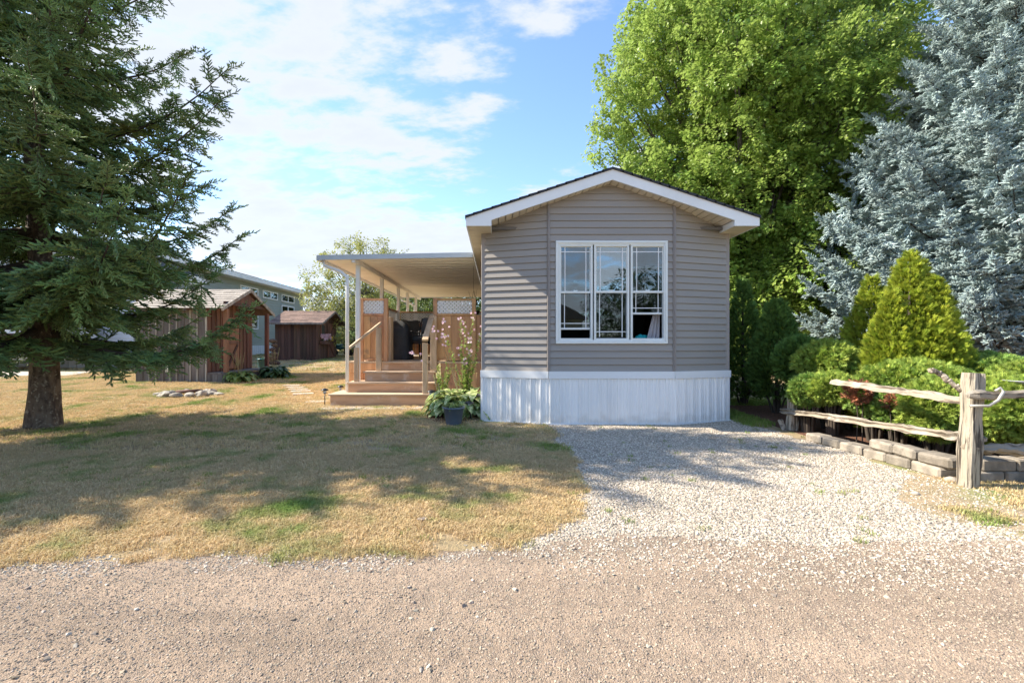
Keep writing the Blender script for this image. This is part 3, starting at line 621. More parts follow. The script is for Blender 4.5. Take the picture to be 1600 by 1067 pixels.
# things inside the window
b = MB(); n = 26; cx0, cx1 = x8(930), x8(1050)
pts = []
for i in range(n + 1):
    u = i / n; xx0 = cx0 + (cx1 - cx0) * u
    for zz in (z8(945), z8(730), z8(560)):
        sp = (1 if zz < z8(740) else .55); pts.append((cx1 - (cx1 - xx0) * sp, YF + .14 + .018 * math.sin(u * 20), zz))
b.add(pts, [(3 * i + k, 3 * i + 3 + k, 3 * i + 4 + k, 3 * i + 1 + k) for i in range(n) for k in range(2)])
tag(b.build('curtain', M['curtain'], None, True), 'pale curtain hanging behind the open right pane of the front window', 'curtain')
b = MB(); b.box(BL, BR, YF + .11, YF + .40, WZ0 - .03, WZ0 + .045); tag(b.build('window_ledge', M['room'], house))
b = MB(); zz = WZ0 + .07
for i, (dx, r_) in enumerate(((0, .05), (.06, .045), (.115, .04), (-.045, .035))): b.blob((x8(905) - .03 + dx, YF + .22, zz + r_ * .5), (r_, r_ * .8, r_), i, .2)
tag(b.build('plush_toy', M['teal'], None, True), 'small teal plush toy sitting inside the right pane of the window', 'toy')

# ------------------------------------------------------------------ awning over the deck
AY0, AY1, AX0, AX1 = 8.45, 15.9, -3.32, EL - .004
def za(x): return 2.765 + (x - AX0) / (AX1 - AX0) * .052        # underside
awn = thing('awning', 'flat pale aluminium awning on white posts over the wooden deck', 'awning', (-2.66, 8.7, 0))
def ay(p): return p
n = 24; pw = (AY1 - AY0 - .06) / n
for i in range(n):
    y0 = AY0 + .03 + i * pw
    q = [(AX0 + .05, y0 + .004, za(AX0)), (AX1, y0 + .004, za(AX1)), (AX1, y0 + pw - .004, za(AX1)), (AX0 + .05, y0 + pw - .004, za(AX0))]
    b = MB().prism(q, (0, 0, .05)); b.box(AX0 + .05, AX1, y0 + pw - .0035, y0 + pw + .0035, za(AX0) + .012, za(AX1) + .01); b.build('roof_pan', M['awning'], awn)
b = MB(); b.prism([(AX0, AY0, za(AX0) - .035), (AX1, AY0, za(AX1) - .035), (AX1, AY0, za(AX1) + .055), (AX0, AY0, za(AX0) + .055)], (0, .028, 0)); b.build('front_fascia', M['awning_trim'], awn)
b = MB(); b.cbox(AX0 - .02, AX0 + .06, AY0 - .004, AY1, za(AX0) - .045, za(AX0) + .058, .006); b.build('gutter', M['awning_trim'], awn)
b = MB(); b.prism([(AX0, AY1, za(AX0) - .03), (AX1, AY1, za(AX1) - .03), (AX1, AY1, za(AX1) + .055), (AX0, AY1, za(AX0) + .055)], (0, .028, 0)); b.build('back_fascia', M['awning_trim'], awn)
PX = -2.66
b = MB(); b.cbox(PX - .035, PX + .035, AY0 + .03, AY1, za(PX) - .09, za(PX) - .002, .004); b.build('post_beam', M['awning'], awn)
for y in (8.78, 10.6, 12.4, 13.7, 15.1):
    b = MB(); b.cbox(PX - .038, PX + .038, y - .038, y + .038, gz(0, y) - .05, za(PX) - .09, .005); b.build('post', M['white'], awn)
for y0, s in ((8.56, 1), (15.6, 1)):
    b = MB(); pr = [(AX0 + .08, y0, za(AX0) - .04), (AX0 + .09, y0, za(AX0) - .12), (AX0 + .40, y0, za(AX0) - .235), (AX0 + .52, y0, za(AX0) - .34), (AX0 + .525, y0, za(AX0) - .5), (AX0 + .52, y0, gz(0, y0) + .02)]
    b.tube(pr, .034, 8); b.build('downspout', M['white'], awn, True)

# ------------------------------------------------------------------ the deck
DZ = .822; DY0, DY1, DX0, DX1 = 9.06, 13.0, -2.93, -.24
deck = thing('deck', 'cedar deck with privacy panels, lattice and rails under the awning', 'deck', (-1.6, 9.1, 0))
W = M['deckwood']
n = 27
for i in range(n):
    y0 = DY0 - .03 + i * (DY1 - DY0 + .03) / n; board('deck_board', DX0, DX1, y0 + .003, y0 + .142, DZ - .035, DZ, M['treadwood'], deck, .003)
for k, (x0, x1) in enumerate(((DX0, -2.34), (-1.10, DX1))):   # skirt boards left and right of the steps
    board('rim_board', x0, x1, DY0 - .02, DY0 + .02, DZ - .22, DZ - .037, W, deck)
    m = max(2, round((x1 - x0) / .142)); wd = (x1 - x0) / m
    for i in range(m): board('skirt_board', x0 + i * wd + .003, x0 + (i + 1) * wd - .003, DY0 + .0, DY0 + .022, .02, DZ - .224, W, deck)
y = DY0 + .03
while y < DY1: board('skirt_board', DX0, DX0 + .022, y, y + .138, .02, DZ - .037, W, deck); y += .143
def privacy(x0, x1, y, ztop, lat0, lat1):
    """framed panel: posts, rails, upright boards, lattice in the top"""
    pw = .075
    for x in (x0, x1 - pw): board('panel_post', x, x + pw, y - .04, y + .04, DZ, ztop, W, deck)
    board('panel_rail', x0 + pw, x1 - pw, y - .03, y + .03, ztop - .045, ztop - .002, W, deck)
    board('panel_rail', x0 + pw, x1 - pw, y - .03, y + .03, lat0 - .04, lat0, W, deck)
    board('panel_rail', x0 + pw, x1 - pw, y - .03, y + .03, DZ + .02, DZ + .06, W, deck)
    m = max(2, round((x1 - x0 - 2 * pw) / .14)); wd = (x1 - x0 - 2 * pw) / m
    for i in range(m): board('picket', x0 + pw + i * wd + .002, x0 + pw + (i + 1) * wd - .002, y - .01, y + .012, DZ + .06, lat0 - .042, W, deck)
    lattice(x0 + pw, x1 - pw, y, lat0, ztop - .045, deck)
def lattice(x0, x1, y, z0, z1, par, along='x', step=.075, w_=.034, th=.006, mt=None):
    """diagonal slats clipped to the rectangle; returned as one part, its slats as sub-parts when near"""
    b = MB(); root2 = math.sqrt(2)
    for dirn in (1, -1):
        c = -((z1 - z0) + 0)
        yy = y - th * .55 * dirn
        c = -(z1 - z0) - step; cm = (x1 - x0) + (z1 - z0) + step
        while c < cm:
            # slat centre line: x = x0 + c + t, z = z0 + t (dirn 1)
            hw = w_ / root2
            pts = []
            def clipx(xa):    # clip segment x = xa + t, z = t, t in [0, H]
                t0 = max(0, -xa); t1 = min(z1 - z0, (x1 - x0) - xa); return t0, t1
            t0a, t1a = clipx(c - hw); t0b, t1b = clipx(c + hw)
            if t1a > t0a and t1b > t0b:
                p = [(c - hw + t0a, t0a), (c + hw + t0b, t0b), (c + hw + t1b, t1b), (c - hw + t1a, t1a)]
                if dirn < 0: p = [((x1 - x0) - q[0], q[1]) for q in p]
                if along == 'x': poly = [(x0 + q[0], yy - th / 2, z0 + q[1]) for q in p]; b.prism(poly, (0, th, 0))
                else: poly = [(yy - th / 2, x0 + q[0], z0 + q[1]) for q in p]; b.prism(poly, (th, 0, 0))
            c += step
    o = b.build('lattice', mt or M['lattice'], par); o['kind'] = 'stuff'; return o
ztop = at(0, 466, 9.1).z
privacy(at(562, 0, 9.1).x, at(606, 0, 9.1).x, 9.11, ztop, at(0, 490, 9.1).z, 0)
privacy(at(677, 0, 9.1).x, at(743.5, 0, 9.1).x, 9.11, ztop, at(0, 490, 9.1).z, 0)
x0, x1 = at(743.5, 0, 9.1).x, XL - .01; zt = at(0, 492, 9.1).z; m = 2; wd = (x1 - x0) / m
for i in range(m): board('picket', x0 + i * wd + .002, x0 + (i + 1) * wd - .002, 9.10, 9.122, DZ, zt - .03, W, deck)
board('panel_rail', x0, x1, 9.08, 9.14, zt - .03, zt, W, deck)
board('gate_post', at(605.5, 0, 9.3).x, at(612.5, 0, 9.3).x, 9.2, 9.42, DZ, at(0, 496, 9.3).z, M['railwood'], deck)
# side rail on the left and the back rail, lattice above boards
zt = 2.06; lx = -2.72
for y in (9.9, 11.3, 12.7): board('rail_post', lx - .045, lx + .045, y - .045, y + .045, DZ, zt - .035, W, deck)
board('top_rail', lx - .06, lx + .06, 9.2, 12.76, zt - .035, zt, W, deck)
board('mid_rail', lx - .03, lx + .03, 9.2, 12.7, zt - .38, zt - .34, W, deck)
lattice(9.2, 12.7, lx, zt - .34, zt - .035, deck, 'y')
y = 9.2
while y < 12.6: board('picket', lx - .01, lx + .012, y, y + .138, DZ + .04, zt - .381, W, deck); y += .142
board('top_rail', lx + .06, DX1, 12.64, 12.76, zt - .034, zt + .001, W, deck)
board('mid_rail', lx + .045, DX1, 12.67, 12.73, zt - .42, zt - .34, W, deck)
lattice(lx + .06, DX1, 12.7, zt - .34, zt - .035, deck)
board('rail_post', -1.66, -1.57, 12.655, 12.745, DZ, zt - .036, W, deck)
x = lx + .06
while x < DX1 - .1: board('picket', x, x + .138, 12.69, 12.712, DZ + .04, zt - .42, W, deck); x += .142

# ------------------------------------------------------------------ the steps
steps = thing('porch_steps', 'four wide stained wooden steps with two handrails up to the deck', 'steps', (-2, 8.2, .05))
ST = [(-3.03, -1.165, 8.20, .269), (-2.79, -1.134, 8.48, .455), (-2.56, -1.165, 8.76, .640), (-2.33, -1.115, 9.04, .822)]
for i, (x0, x1, y0, zt) in enumerate(ST):
    zb = .02 if i == 0 else ST[i - 1][3] + .001
    board('riser', x0 + .03, x1 - .03, y0 + .03, y0 + .06, zb, zt - .03, M['stepwood'], steps, .003)
    if i < 3: 
        board('tread', x0, x1, y0, y0 + .15, zt - .030, zt, M['treadwood'], steps, .006); board('tread', x0, x1, y0 + .154, y0 + .30, zt - .030, zt, M['treadwood'], steps, .006)
        # closed sides and the wrapped box
        board('side_board', x0 + .03, x0 + .06, y0 + .062, 9.04, .02 if i == 0 else zb, zt - .03, M['stepwood'], steps, .003)
        board('side_board', x1 - .06, x1 - .03, y0 + .062, 9.04, .02 if i == 0 else zb, zt - .03, M['stepwood'], steps, .003)
        nx_ = ST[i + 1][0]; board('tread', x0, nx_ + .03, y0 + .304, 9.03, zt - .030, zt, M['treadwood'], steps, .006)
    else: board('tread', x0, x1, y0 - .0, y0 + .016, zt - .030, zt + .001, M['treadwood'], steps, .004)
RW = M['railwood']
# left rail: lower newel on the second tread, upper newel on the third
board('newel', -2.70, -2.62, 8.64, 8.71, .456, at(0, 543, 8.67).z, RW, steps); board('newel', at(588, 0, 8.93).x, at(596, 0, 8.93).x, 8.89, 8.97, .641, at(0, 512, 8.93).z, RW, steps)
MB().beam(at(546, 543.5, 8.62), at(595, 504.5, 8.97), .085, .04).build('handrail', RW, steps)
# right rail
board('newel', at(660.5, 0, 8.27).x, at(668.5, 0, 8.27).x, 8.23, 8.31, .270, at(0, 536, 8.27).z, RW, steps)
board('newel', at(672.5, 0, 8.97).x, at(682.5, 0, 8.97).x, 8.93, 9.03, .641, at(0, 494, 8.97).z, RW, steps)
MB().beam(at(664, 532, 8.2) , at(675.5, 493, 9.06), .105, .045).build('handrail', RW, steps)
pav = thing('paving_slabs', 'row of pale concrete slabs laid at the foot of the steps', 'paving', (-2, 8.1, .03))
x = -3.12
while x < -1.2: board('slab', x, x + .39, 7.86, 8.21, gz(0, 8) - .03, gz(0, 8) + .012, M['paver'], pav); x += .40
for i, (px, py, w_, d_) in enumerate(((498, 626, .42, .3), (521, 612, .35, .3))):
    Y = 8.75 + i * .5; p = Vector(((px - VX) * Y / F, Y, gz(0, Y))); b = MB().cbox(p.x - w_ / 2, p.x + w_ / 2, Y - d_ / 2, Y + d_ / 2, p.z - .02, p.z + .012, .006)
    tag(b.build('stepping_stone', M['paver']), ('pale flat stone in the grass left of the lowest step', 'flat stone behind the left lantern beside the steps')[i], 'stepping stone', 'stepping stones by the steps')
# ------------------------------------------------------------------ conifers
def needle_frond(seed, Lf=.5, nsh=22, shl=.10, nl=.02, npn=22, wd=.008, mats=None, droop=.25, el=(-.25, .45), core=.42):
    """a bushy spray: stem, side shoots all round it (most to the sides), every shoot a brush of needles on a thick green core"""
    r = random.Random(seed); mb = MB(); mb.m = 1
    sp = lambda t: Vector((Lf * t, .02 * math.sin(t * 5 + seed), -droop * Lf * t * t * .5))
    mb.tube([sp(t) for t in (0, .35, .7, 1)], [.008, .006, .004, .002], 3, False)
    shoots = []
    for i in range(nsh):
        t = .04 + .96 * i / (nsh - 1); s = 1 if i % 2 else -1
        L_ = shl * (1.3 - .6 * t) * r.uniform(.65, 1.25); a = R(r.uniform(30, 66)) * s; e = r.uniform(*el)
        if i >= nsh - 1: a = 0; e = .1
        if i % 4 == 2: a *= .35; e = r.uniform(.3, .9) if r.random() < .6 else -r.uniform(.3, .9); L_ *= .8
        o = sp(t); d = Vector((math.cos(a) * math.cos(e), math.sin(a) * math.cos(e), math.sin(e) - droop * .3)).normalized(); shoots.append((o, d, L_))
        if i % 2 == 0 and t < .8:
            for sg in (1, -1):
                a2 = a + R(38) * sg; shoots.append((o + d * L_ * .55, Vector((math.cos(a2), math.sin(a2), d.z + r.uniform(-.3, .3))).normalized(), L_ * .62))
    for o, d, L_ in shoots:
        mb.m = 0; cr_ = nl * core; mb.tube([o, o + d * L_ * .12, o + d * L_ * .8, o + d * L_ * 1.02], [.003, cr_, cr_ * .85, .002], 4, False)
        sd = d.cross(Vector((0, 0, 1))).normalized(); up = sd.cross(d); k = max(6, int(npn * L_ / shl))
        for j in range(k):
            u = (j + r.random()) / k; a = j * 2.4 + r.random(); rad = (sd * math.cos(a) + up * math.sin(a))
            base = o + d * (L_ * u); nd = (rad * .8 + d * .8).normalized(); l_ = nl * r.uniform(.8, 1.25) * (1 - .2 * u)
            tw = d.cross(rad).normalized() * (wd * .5)
            mb.add([base - tw, base + tw, base + nd * l_], [(0, 1, 2)])
    return src('spray_shape', mb, mats)
def conifer(name, label, group, base, H, z0, Rmax, nb, sprays, barkm, needle_step=.12, seed=1, trunk_r=.28, up_angle=0.0, pw=.85, frond_scale=1.0, side=1.0, tip_up=.35, azr=None, cat='tree', low_up=-.12, flare=1.0, vary=(.74, 1.12), prof_r=None, whorl=0, hang=.35):
    r = random.Random(seed); t = thing(name, label, cat, base, group)
    mb = MB(); n = 26; pts = []; rad = []
    for i in range(n + 1):
        u = i / n; zz = H * (u ** 1.6); pts.append((base[0] + .05 * math.sin(zz * 1.1), base[1] + .04 * math.cos(zz * .9), base[2] - .08 + zz))
        rad.append(max(.012, trunk_r * ((1 - zz / H) ** .85) * (1 + .45 * flare * math.exp(-zz * 3.2))))
    def prof(i, k): return 1 + .07 * math.sin(k * 2.1 + i * .5) + .06 * noise.noise(Vector((k * .9, i * .8, seed)))
    mb.tube(pts, rad, 20, True, prof); mb.build('trunk', barkm, t, True)
    P, D, U, S = [], [], [], []
    wood = MB()
    for b in range(nb):
        u = (b + r.random() * .8) / nb; zz = z0 + (H * .97 - z0) * (u ** 1.15)
        if whorl: zz = z0 + round((zz - z0) / whorl) * whorl + r.uniform(-.05, .05) * whorl * 2
        q = max(0, (H - zz) / (H - z0)); Lb = Rmax * (q ** pw) * r.uniform(*vary)
        az = b * 2.39996 + r.uniform(-.35, .35)
        if azr and not azr(az, zz): continue
        if prof_r: Lb = np.interp(zz, *prof_r) * r.uniform(*vary)
        Lb = max(.25, Lb)
        if seed == 3 and math.sin(az) > .1: Lb *= 1 - .5 * math.sin(az)
        dirh = Vector((math.cos(az), math.sin(az), 0)); sl = low_up * q + up_angle + .55 * (1 - q) ** 2 + r.uniform(-.07, .07)
        o = Vector((base[0], base[1], base[2] + zz)); m = max(4, int(Lb / .28)); cur = []
        for i in range(m + 1):
            s = i / m; cur.append(o + dirh * (Lb * s) + Vector((-dirh.y, dirh.x, 0)) * (.10 * math.sin(s * 3 + b) * s) + Vector((0, 0, Lb * (sl * s - .20 * q * s * (1 - s) * 2 + tip_up * .5 * s ** 3))))
        wood.tube(cur, [max(.004, .012 + .018 * Lb * (1 - i / m)) * (.4 + .6 * (1 - i / m)) for i in range(m + 1)], 5, False)
        def pos(s):
            f_ = s * m; i = min(m - 1, int(f_)); return cur[i].lerp(cur[i + 1], f_ - i), (cur[i + 1] - cur[i]).normalized()
        k = int(Lb / needle_step); s0 = .10 + .05 * r.random()
        for j in range(k):
            s = s0 + (1 - s0) * (j + .5 * r.random()) / k; p, d = pos(min(s, .999)); rem = (1 - s) * Lb
            for sg in (-1, 1):
                if r.random() < .06: continue
                a = R(r.uniform(42, 68)) * sg; sd = Vector((-d.y, d.x, 0)).normalized()
                dd = (d * math.cos(a) + sd * math.sin(a)); dd.z += r.uniform(-.28, .05) * (.5 + q); dd.normalize()
                sc = frond_scale * (min(1.25, .42 + rem * .55 * side)) * r.uniform(.8, 1.15)
                P.append(p); D.append(dd); U.append((r.uniform(-.3, .3), r.uniform(-.3, .3), 1)); S.append(sc)
            if r.random() < hang * .6: P.append(p); D.append((d * .35 + Vector((r.uniform(-.25, .25), r.uniform(-.25, .25), -1))).normalized()); U.append((d.y, -d.x, .1)); S.append(frond_scale * r.uniform(.45, .85))
            if r.random() < hang:   # hanging and upright extra sprays
                P.append(p); D.append((d * .6 + Vector((r.uniform(-.5, .5), r.uniform(-.5, .5), r.uniform(-.9, .35)))).normalized()); U.append((0, 0, 1)); S.append(frond_scale * r.uniform(.45, .8))
        p, d = pos(.999); P.append(p - d * .1); D.append(d); U.append((0, 0, 1)); S.append(frond_scale * .75)
    # leader
    P.append((base[0], base[1], base[2] + H * .96)); D.append((0, 0, 1)); U.append((1, 0, 0)); S.append(.8)
    lw = wood.build('branch_wood', M['twig'], t, True); lw['kind'] = 'stuff'
    P, D, U = (np.array([tuple(v) for v in a], dtype=float) for a in (P, D, U))
    c = scatter('crown', P, frames(D, U), S, sprays, t); c['kind'] = 'stuff'
    return t
M['needle'] = mat('spruce_needles', (.23, .335, .11), (.135, .225, .09), rough=.5, scale=1.6, rand=.35, hue=.02, transl=.16, col3=(.24, .28, .08), scale3=1.3, fac3=(.56, .72), spec=.3)
M['needle_blue'] = mat('blue_spruce_needles', (.44, .53, .51), (.30, .39, .38), rough=.6, scale=1.5, rand=.25, hue=.01, transl=.12, spec=.3)
SPR = [needle_frond(i, .46, 22, .105, .022, 20, .0075, [M['needle'], M['twig']], .45) for i in range(6)]
SPB = [needle_frond(20 + i, .42, 20, .125, .034, 26, .011, [M['needle_blue'], M['twig']], -.05, (-.1, .7), .5) for i in range(6)]
conifer('spruce_tree', 'tall dark green spruce with a rough thick trunk on the lawn left of the sheds', 'big trees round the house', (-6.39, 6.38, 0), 8.2, 1.42, 3.75, 90, SPR, M['bark'], .115, 3, .17, .02, .66, 1.05, 1.0, .5, None, 'tree', -.12, .6, (.80, 1.03), ([1.2, 2, 3, 4, 5.2, 6.2, 7.2, 8.2], [2.9, 3.1, 3.25, 2.85, 2.15, 1.5, .8, .15]), .44, .8)
conifer('spruce_tree', 'smaller green spruce beyond the left edge of the lawn near the road', 'big trees round the house', (-8.6, 4.3, 0), 6.0, .5, 2.0, 50, SPR, M['bark'], .2, 11, .16, .05, .7, 1.2, 1.0, .5)
conifer('blue_spruce', 'large silvery blue spruce rising behind the golden cedars at the right', 'big trees round the house', (11.7, 9.8, .1), 14.0, .3, 4.55, 520, SPB, M['bark'], .13, 5, .28, .04, .72, 1.25, 1.0, .35,
        lambda az, z: math.cos(az - R(222)) > -.35, 'tree', .02, 1.0, (.90, 1.02), ([.3, 1.5, 3.3, 5.2, 6.5, 8.5, 14], [4.1, 4.3, 3.85, 2.9, 2.25, 1.6, .1]), 0, .5)

# ------------------------------------------------------------------ broadleaf trees
def leaf_twig(seed, n, size, spread, mats, lobed=True):
    r = random.Random(seed); mb = MB(); mb.m = 1; mb.tube([(0, 0, 0), (spread * .9, 0, .03)], [.006, .002], 3, False); mb.m = 0
    for i in range(n):
        t = r.random() ** .7; a = r.uniform(0, 6.28); rr = spread * .42 * math.sqrt(r.random()) * (1 - .3 * t)
        c = Vector((spread * t, math.cos(a) * rr, math.sin(a) * rr)); s = size * r.uniform(.6, 1.15)
        d = Vector((r.uniform(.1, 1), math.cos(a) * .7, math.sin(a) * .5 - .5)).normalized(); nrm = Vector((r.uniform(-.5, .5), r.uniform(-.6, .6), 1)).normalized()
        sd = nrm.cross(d).normalized(); nz = d.cross(sd); fold = .12 * s
        if lobed:   # palmate outline, folded on the midrib
            o = [(0, 0), (.22, .42), (.35, .22), (.62, .5), (.66, .2), (1, 0)]
            up_ = [c + d * (x * s) + sd * (y * s) + nz * (fold * y * 2) for x, y in o]; dn = [c + d * (x * s) - sd * (y * s) + nz * (fold * y * 2) for x, y in o]
            mb.add(up_ + dn[1:5], [(0, 1, 2), (0, 2, 4, 5), (2, 3, 4), (0, 7, 6), (0, 5, 9, 7), (7, 9, 8)])
        else:
            mb.add([c, c + d * s * .45 + sd * s * .28 + nz * fold, c + d * s, c + d * s * .45 - sd * s * .28 + nz * fold], [(0, 1, 2), (0, 2, 3)])
    return src('leaf_twig_shape', mb, mats)
def broadleaf(name, label, group, base, trunk_r, clumps, twigs, per, barkm, cat='tree', tsc=1.0, limbs=True, fork=.35, seed=1, camside=False):
    """clumps: (x,y,z,radius); leaf twigs fill each clump's shell, limbs run from the fork to the clumps"""
    r = random.Random(seed); t = thing(name, label, cat, base, group); b0 = Vector(base)
    zt = max(c[2] for c in clumps); zf = b0.z + (zt - b0.z) * fork
    mb = MB(); n = 14
    mb.tube([(b0.x + .06 * math.sin(i), b0.y + .06 * math.cos(i * 1.3), b0.z - .1 + (zt - b0.z - .3) * i / n) for i in range(n + 1)], [trunk_r * (1 + .4 * math.exp(-i * .9)) * (1 - .93 * i / n) for i in range(n + 1)], 12, True)
    if limbs:
        for c in clumps:
            q = Vector(c[:3]); s = Vector((b0.x, b0.y, b0.z + (min(q.z, zt) - b0.z) * r.uniform(.35, .62)))
            mid = s.lerp(q, .5) + Vector((0, 0, -.15 * (q - s).length)); mb.tube([s, mid, q], [trunk_r * .28, trunk_r * .16, .012], 5, False)
    mb.build('trunk', barkm, t, True)
    P, D, S = [], [], []
    for (x, y, z, rad) in clumps:
        n = int(per * rad * rad); v = rng.normal(size=(n, 3)); v /= np.linalg.norm(v, axis=1, keepdims=True)
        rr = rad * (.45 + .6 * rnd(n) ** .6) * (1 + .25 * vnoise(v * 2.5, 1, x + z))
        p = v * rr[:, None] * np.array([1, 1, .8]) + (x, y, z); P.append(p)
        dd = v * .9 + rng.normal(size=(n, 3)) * .45 + (0, 0, .15); D.append(dd); S.append(rnd(n, .75, 1.25) * tsc)
    P, D, S = np.concatenate(P), np.concatenate(D), np.concatenate(S)
    D /= np.linalg.norm(D, axis=1, keepdims=True)
    c = scatter('crown', P, frames(D, np.tile([[0, 0, 1.]], (len(P), 1)) + rng.normal(size=P.shape) * .25), S, twigs, t); c['kind'] = 'stuff'
    return t
M['leaf'] = mat('maple_leaf', (.21, .33, .06), (.30, .39, .075), rough=.42, scale=1.1, rand=.28, hue=.012, transl=.42, transl_col=(.40, .53, .13), col3=(.36, .30, .045), scale3=2.6, fac3=(.64, .78), spec=.4)
M['leaf_pale'] = mat('pale_yellow_leaf', (.42, .42, .13), (.30, .34, .09), rough=.5, scale=2, rand=.25, transl=.4)
M['leaf_mid'] = mat('mid_green_leaf', (.14, .21, .055), (.21, .27, .07), rough=.6, scale=.8, rand=.3, transl=.35)
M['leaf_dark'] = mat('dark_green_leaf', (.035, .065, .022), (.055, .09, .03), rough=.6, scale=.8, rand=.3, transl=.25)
TW = [leaf_twig(i, 30, .098, .42, [M['leaf'], M['twig']]) for i in range(5)]
TWP = [leaf_twig(30 + i, 16, .12, .42, [M['leaf_pale'], M['twig']], False) for i in range(4)]
TWM = [leaf_twig(40 + i, 16, .15, .5, [M['leaf_mid'], M['twig']], False) for i in range(4)]
TWD = [leaf_twig(50 + i, 16, .15, .5, [M['leaf_dark'], M['twig']], False) for i in range(4)]
def ell_clumps(c, r, n, rad, seed, inner=.25, zmin=None, front=None):
    rr = random.Random(seed); out = []
    for i in range(n):
        zz = 1 - 2 * (i + .5) / n; a = i * 2.39996 + rr.uniform(-.3, .3); h = math.sqrt(1 - zz * zz)
        k = rr.uniform(.72, 1.06) if rr.random() > inner else rr.uniform(.2, .65)
        p = (c[0] + math.cos(a) * h * r[0] * k, c[1] + math.sin(a) * h * r[1] * k, c[2] + zz * r[2] * k)
        if zmin is not None and p[2] < zmin: continue
        out.append((*p, rad * rr.uniform(.7, 1.3)))
    return out
mc = ell_clumps((8.55, 15.2, 7.9), (4.0, 3.2, 7.2), 165, .98, 4, .3)
for px, py in ((985, 70), (950, 130), (935, 205), (945, 260), (970, 310), (940, 235), (1010, 20), (1000, 340), (960, 180)):   # ragged left outline
    p = at(px, py, 14.7); mc.append((p.x + .25, p.y, p.z, .46))
for i_, (px, py) in enumerate(((1150, 400), (1190, 430), (1235, 420), (1270, 440), (1165, 470), (1215, 480), (1180, 380), (1250, 380), (1255, 500), (1290, 390))):
    p = at(px, py, 14.0 - .3 * (i_ % 3)); mc.append((p.x, p.y, p.z, .8))
broadleaf('maple_tree', 'big bright yellow green maple rising behind the house roof', 'big trees round the house', (8.4, 15.2, .25), .32, mc, TW, 96, M['bark_maple'], seed=2)
# small pale tree beyond the deck, and the growth beyond the sheds
def px_clumps(lst, Y, dy=1.0):
    out = []
    for px, py, rp in lst:
        p = at(px, py, Y + random.uniform(-dy, dy)); out.append((p.x, p.y, p.z, rp * Y / F))
    return out
broadleaf('crab_apple_tree', 'small pale yellow green tree whose top shows above the left end of the deck awning', 'trees beyond the deck', (-6.6, 23, .5), .14,
          px_clumps([(500, 440, 22), (520, 412, 20), (545, 400, 20), (570, 398, 20), (595, 392, 14), (605, 410, 20), (530, 460, 26), (500, 480, 24), (560, 450, 26), (585, 440, 28), (575, 490, 26), (515, 500, 26), (545, 385, 12), (562, 378, 9), (600, 384, 7), (545, 520, 22), (610, 460, 24), (486, 462, 13), (590, 520, 22)], 23), TWP, 120, M['bark_maple'], seed=5)
for i, (x, y, zc, rx, rz, tw, lab) in enumerate((
        (-5.0, 33, 3.2, 3.0, 3.0, TWM, 'mid green bushy tree seen between the awning posts'), (.2, 36, 3.2, 3.4, 2.8, TWM, 'bright green tree seen over the back rail of the deck'), (-9.5, 38, 2.6, 3.0, 2.4, TWD, 'dark tree between the neighbouring house and the pale tree'),
        (-15, 44, 2.4, 4.0, 2.0, TWD, 'dark tree far behind the neighbouring house'), (-21, 36, 2.2, 4.2, 2.0, TWM, 'green tree behind the left part of the neighbouring house'), (-27, 27, 2.2, 4.5, 2.0, TWD, 'dark tree at the far left behind the spruce'))):
    broadleaf('background_tree', lab, 'trees beyond the deck', (x, y, .6), .18, ell_clumps((x, y, zc + .4), (rx, rx * .7, rz), 22, 1.15, 60 + i, .2, .7), tw, 34, M['bark_maple'], seed=i, limbs=False, tsc=1.5)
broadleaf('leafy_bush', 'grey green bush growing in the gap right of the dark shed', 'trees beyond the deck', (-8.0, 27, .6), .06, px_clumps([(535, 530, 14), (545, 548, 14), (550, 515, 14), (560, 535, 14), (532, 512, 10)], 27, .5), TWM, 55, M['bark_maple'], seed=9, limbs=False, tsc=1.1)
# dark trees closing the view right of the house
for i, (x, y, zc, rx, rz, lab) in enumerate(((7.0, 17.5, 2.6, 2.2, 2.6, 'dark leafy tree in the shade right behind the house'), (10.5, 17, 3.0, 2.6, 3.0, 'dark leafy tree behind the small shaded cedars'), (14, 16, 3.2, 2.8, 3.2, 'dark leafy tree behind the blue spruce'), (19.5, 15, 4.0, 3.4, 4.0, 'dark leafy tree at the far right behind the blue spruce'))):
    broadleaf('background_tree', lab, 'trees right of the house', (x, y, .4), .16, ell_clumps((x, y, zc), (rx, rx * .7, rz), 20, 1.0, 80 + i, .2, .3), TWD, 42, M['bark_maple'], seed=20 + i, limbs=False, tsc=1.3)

# ------------------------------------------------------------------ cedars and junipers
def scale_tuft(seed, n, h, wd, mats, spread=.5, flat=True):
    """small fan of flattened scaly branchlets pointing along +X"""
    r = random.Random(seed); mb = MB()
    for i in range(n):
        a = r.uniform(-spread, spread); b = r.uniform(-spread, spread) * (.35 if flat else 1); l_ = h * r.uniform(.55, 1.1) * (1 - .3 * abs(a) / spread)
        d = Vector((math.cos(a) * math.cos(b), math.sin(a) * math.cos(b), math.sin(b))); tw = Vector((-d.y, d.x, r.uniform(-.6, .6))).normalized() * (wd * r.uniform(.6, 1.1))
        o = Vector((h * .25 * r.random(), 0, 0)); e = o + d * l_
        mb.add([o, o + d * l_ * .5 + tw, e, o + d * l_ * .5 - tw], [(0, 1, 2, 3)])
        for q in (.35, .6):
            for s in (-1, 1):
                sd = (d * .8 + tw.normalized() * s * .7).normalized(); p = o + d * l_ * q; mb.add([p, p + sd * l_ * .32 + d * .2 * wd, p + sd * l_ * .26 - d * wd * .9], [(0, 1, 2)])
    return src('cedar_spray_shape', mb, mats)
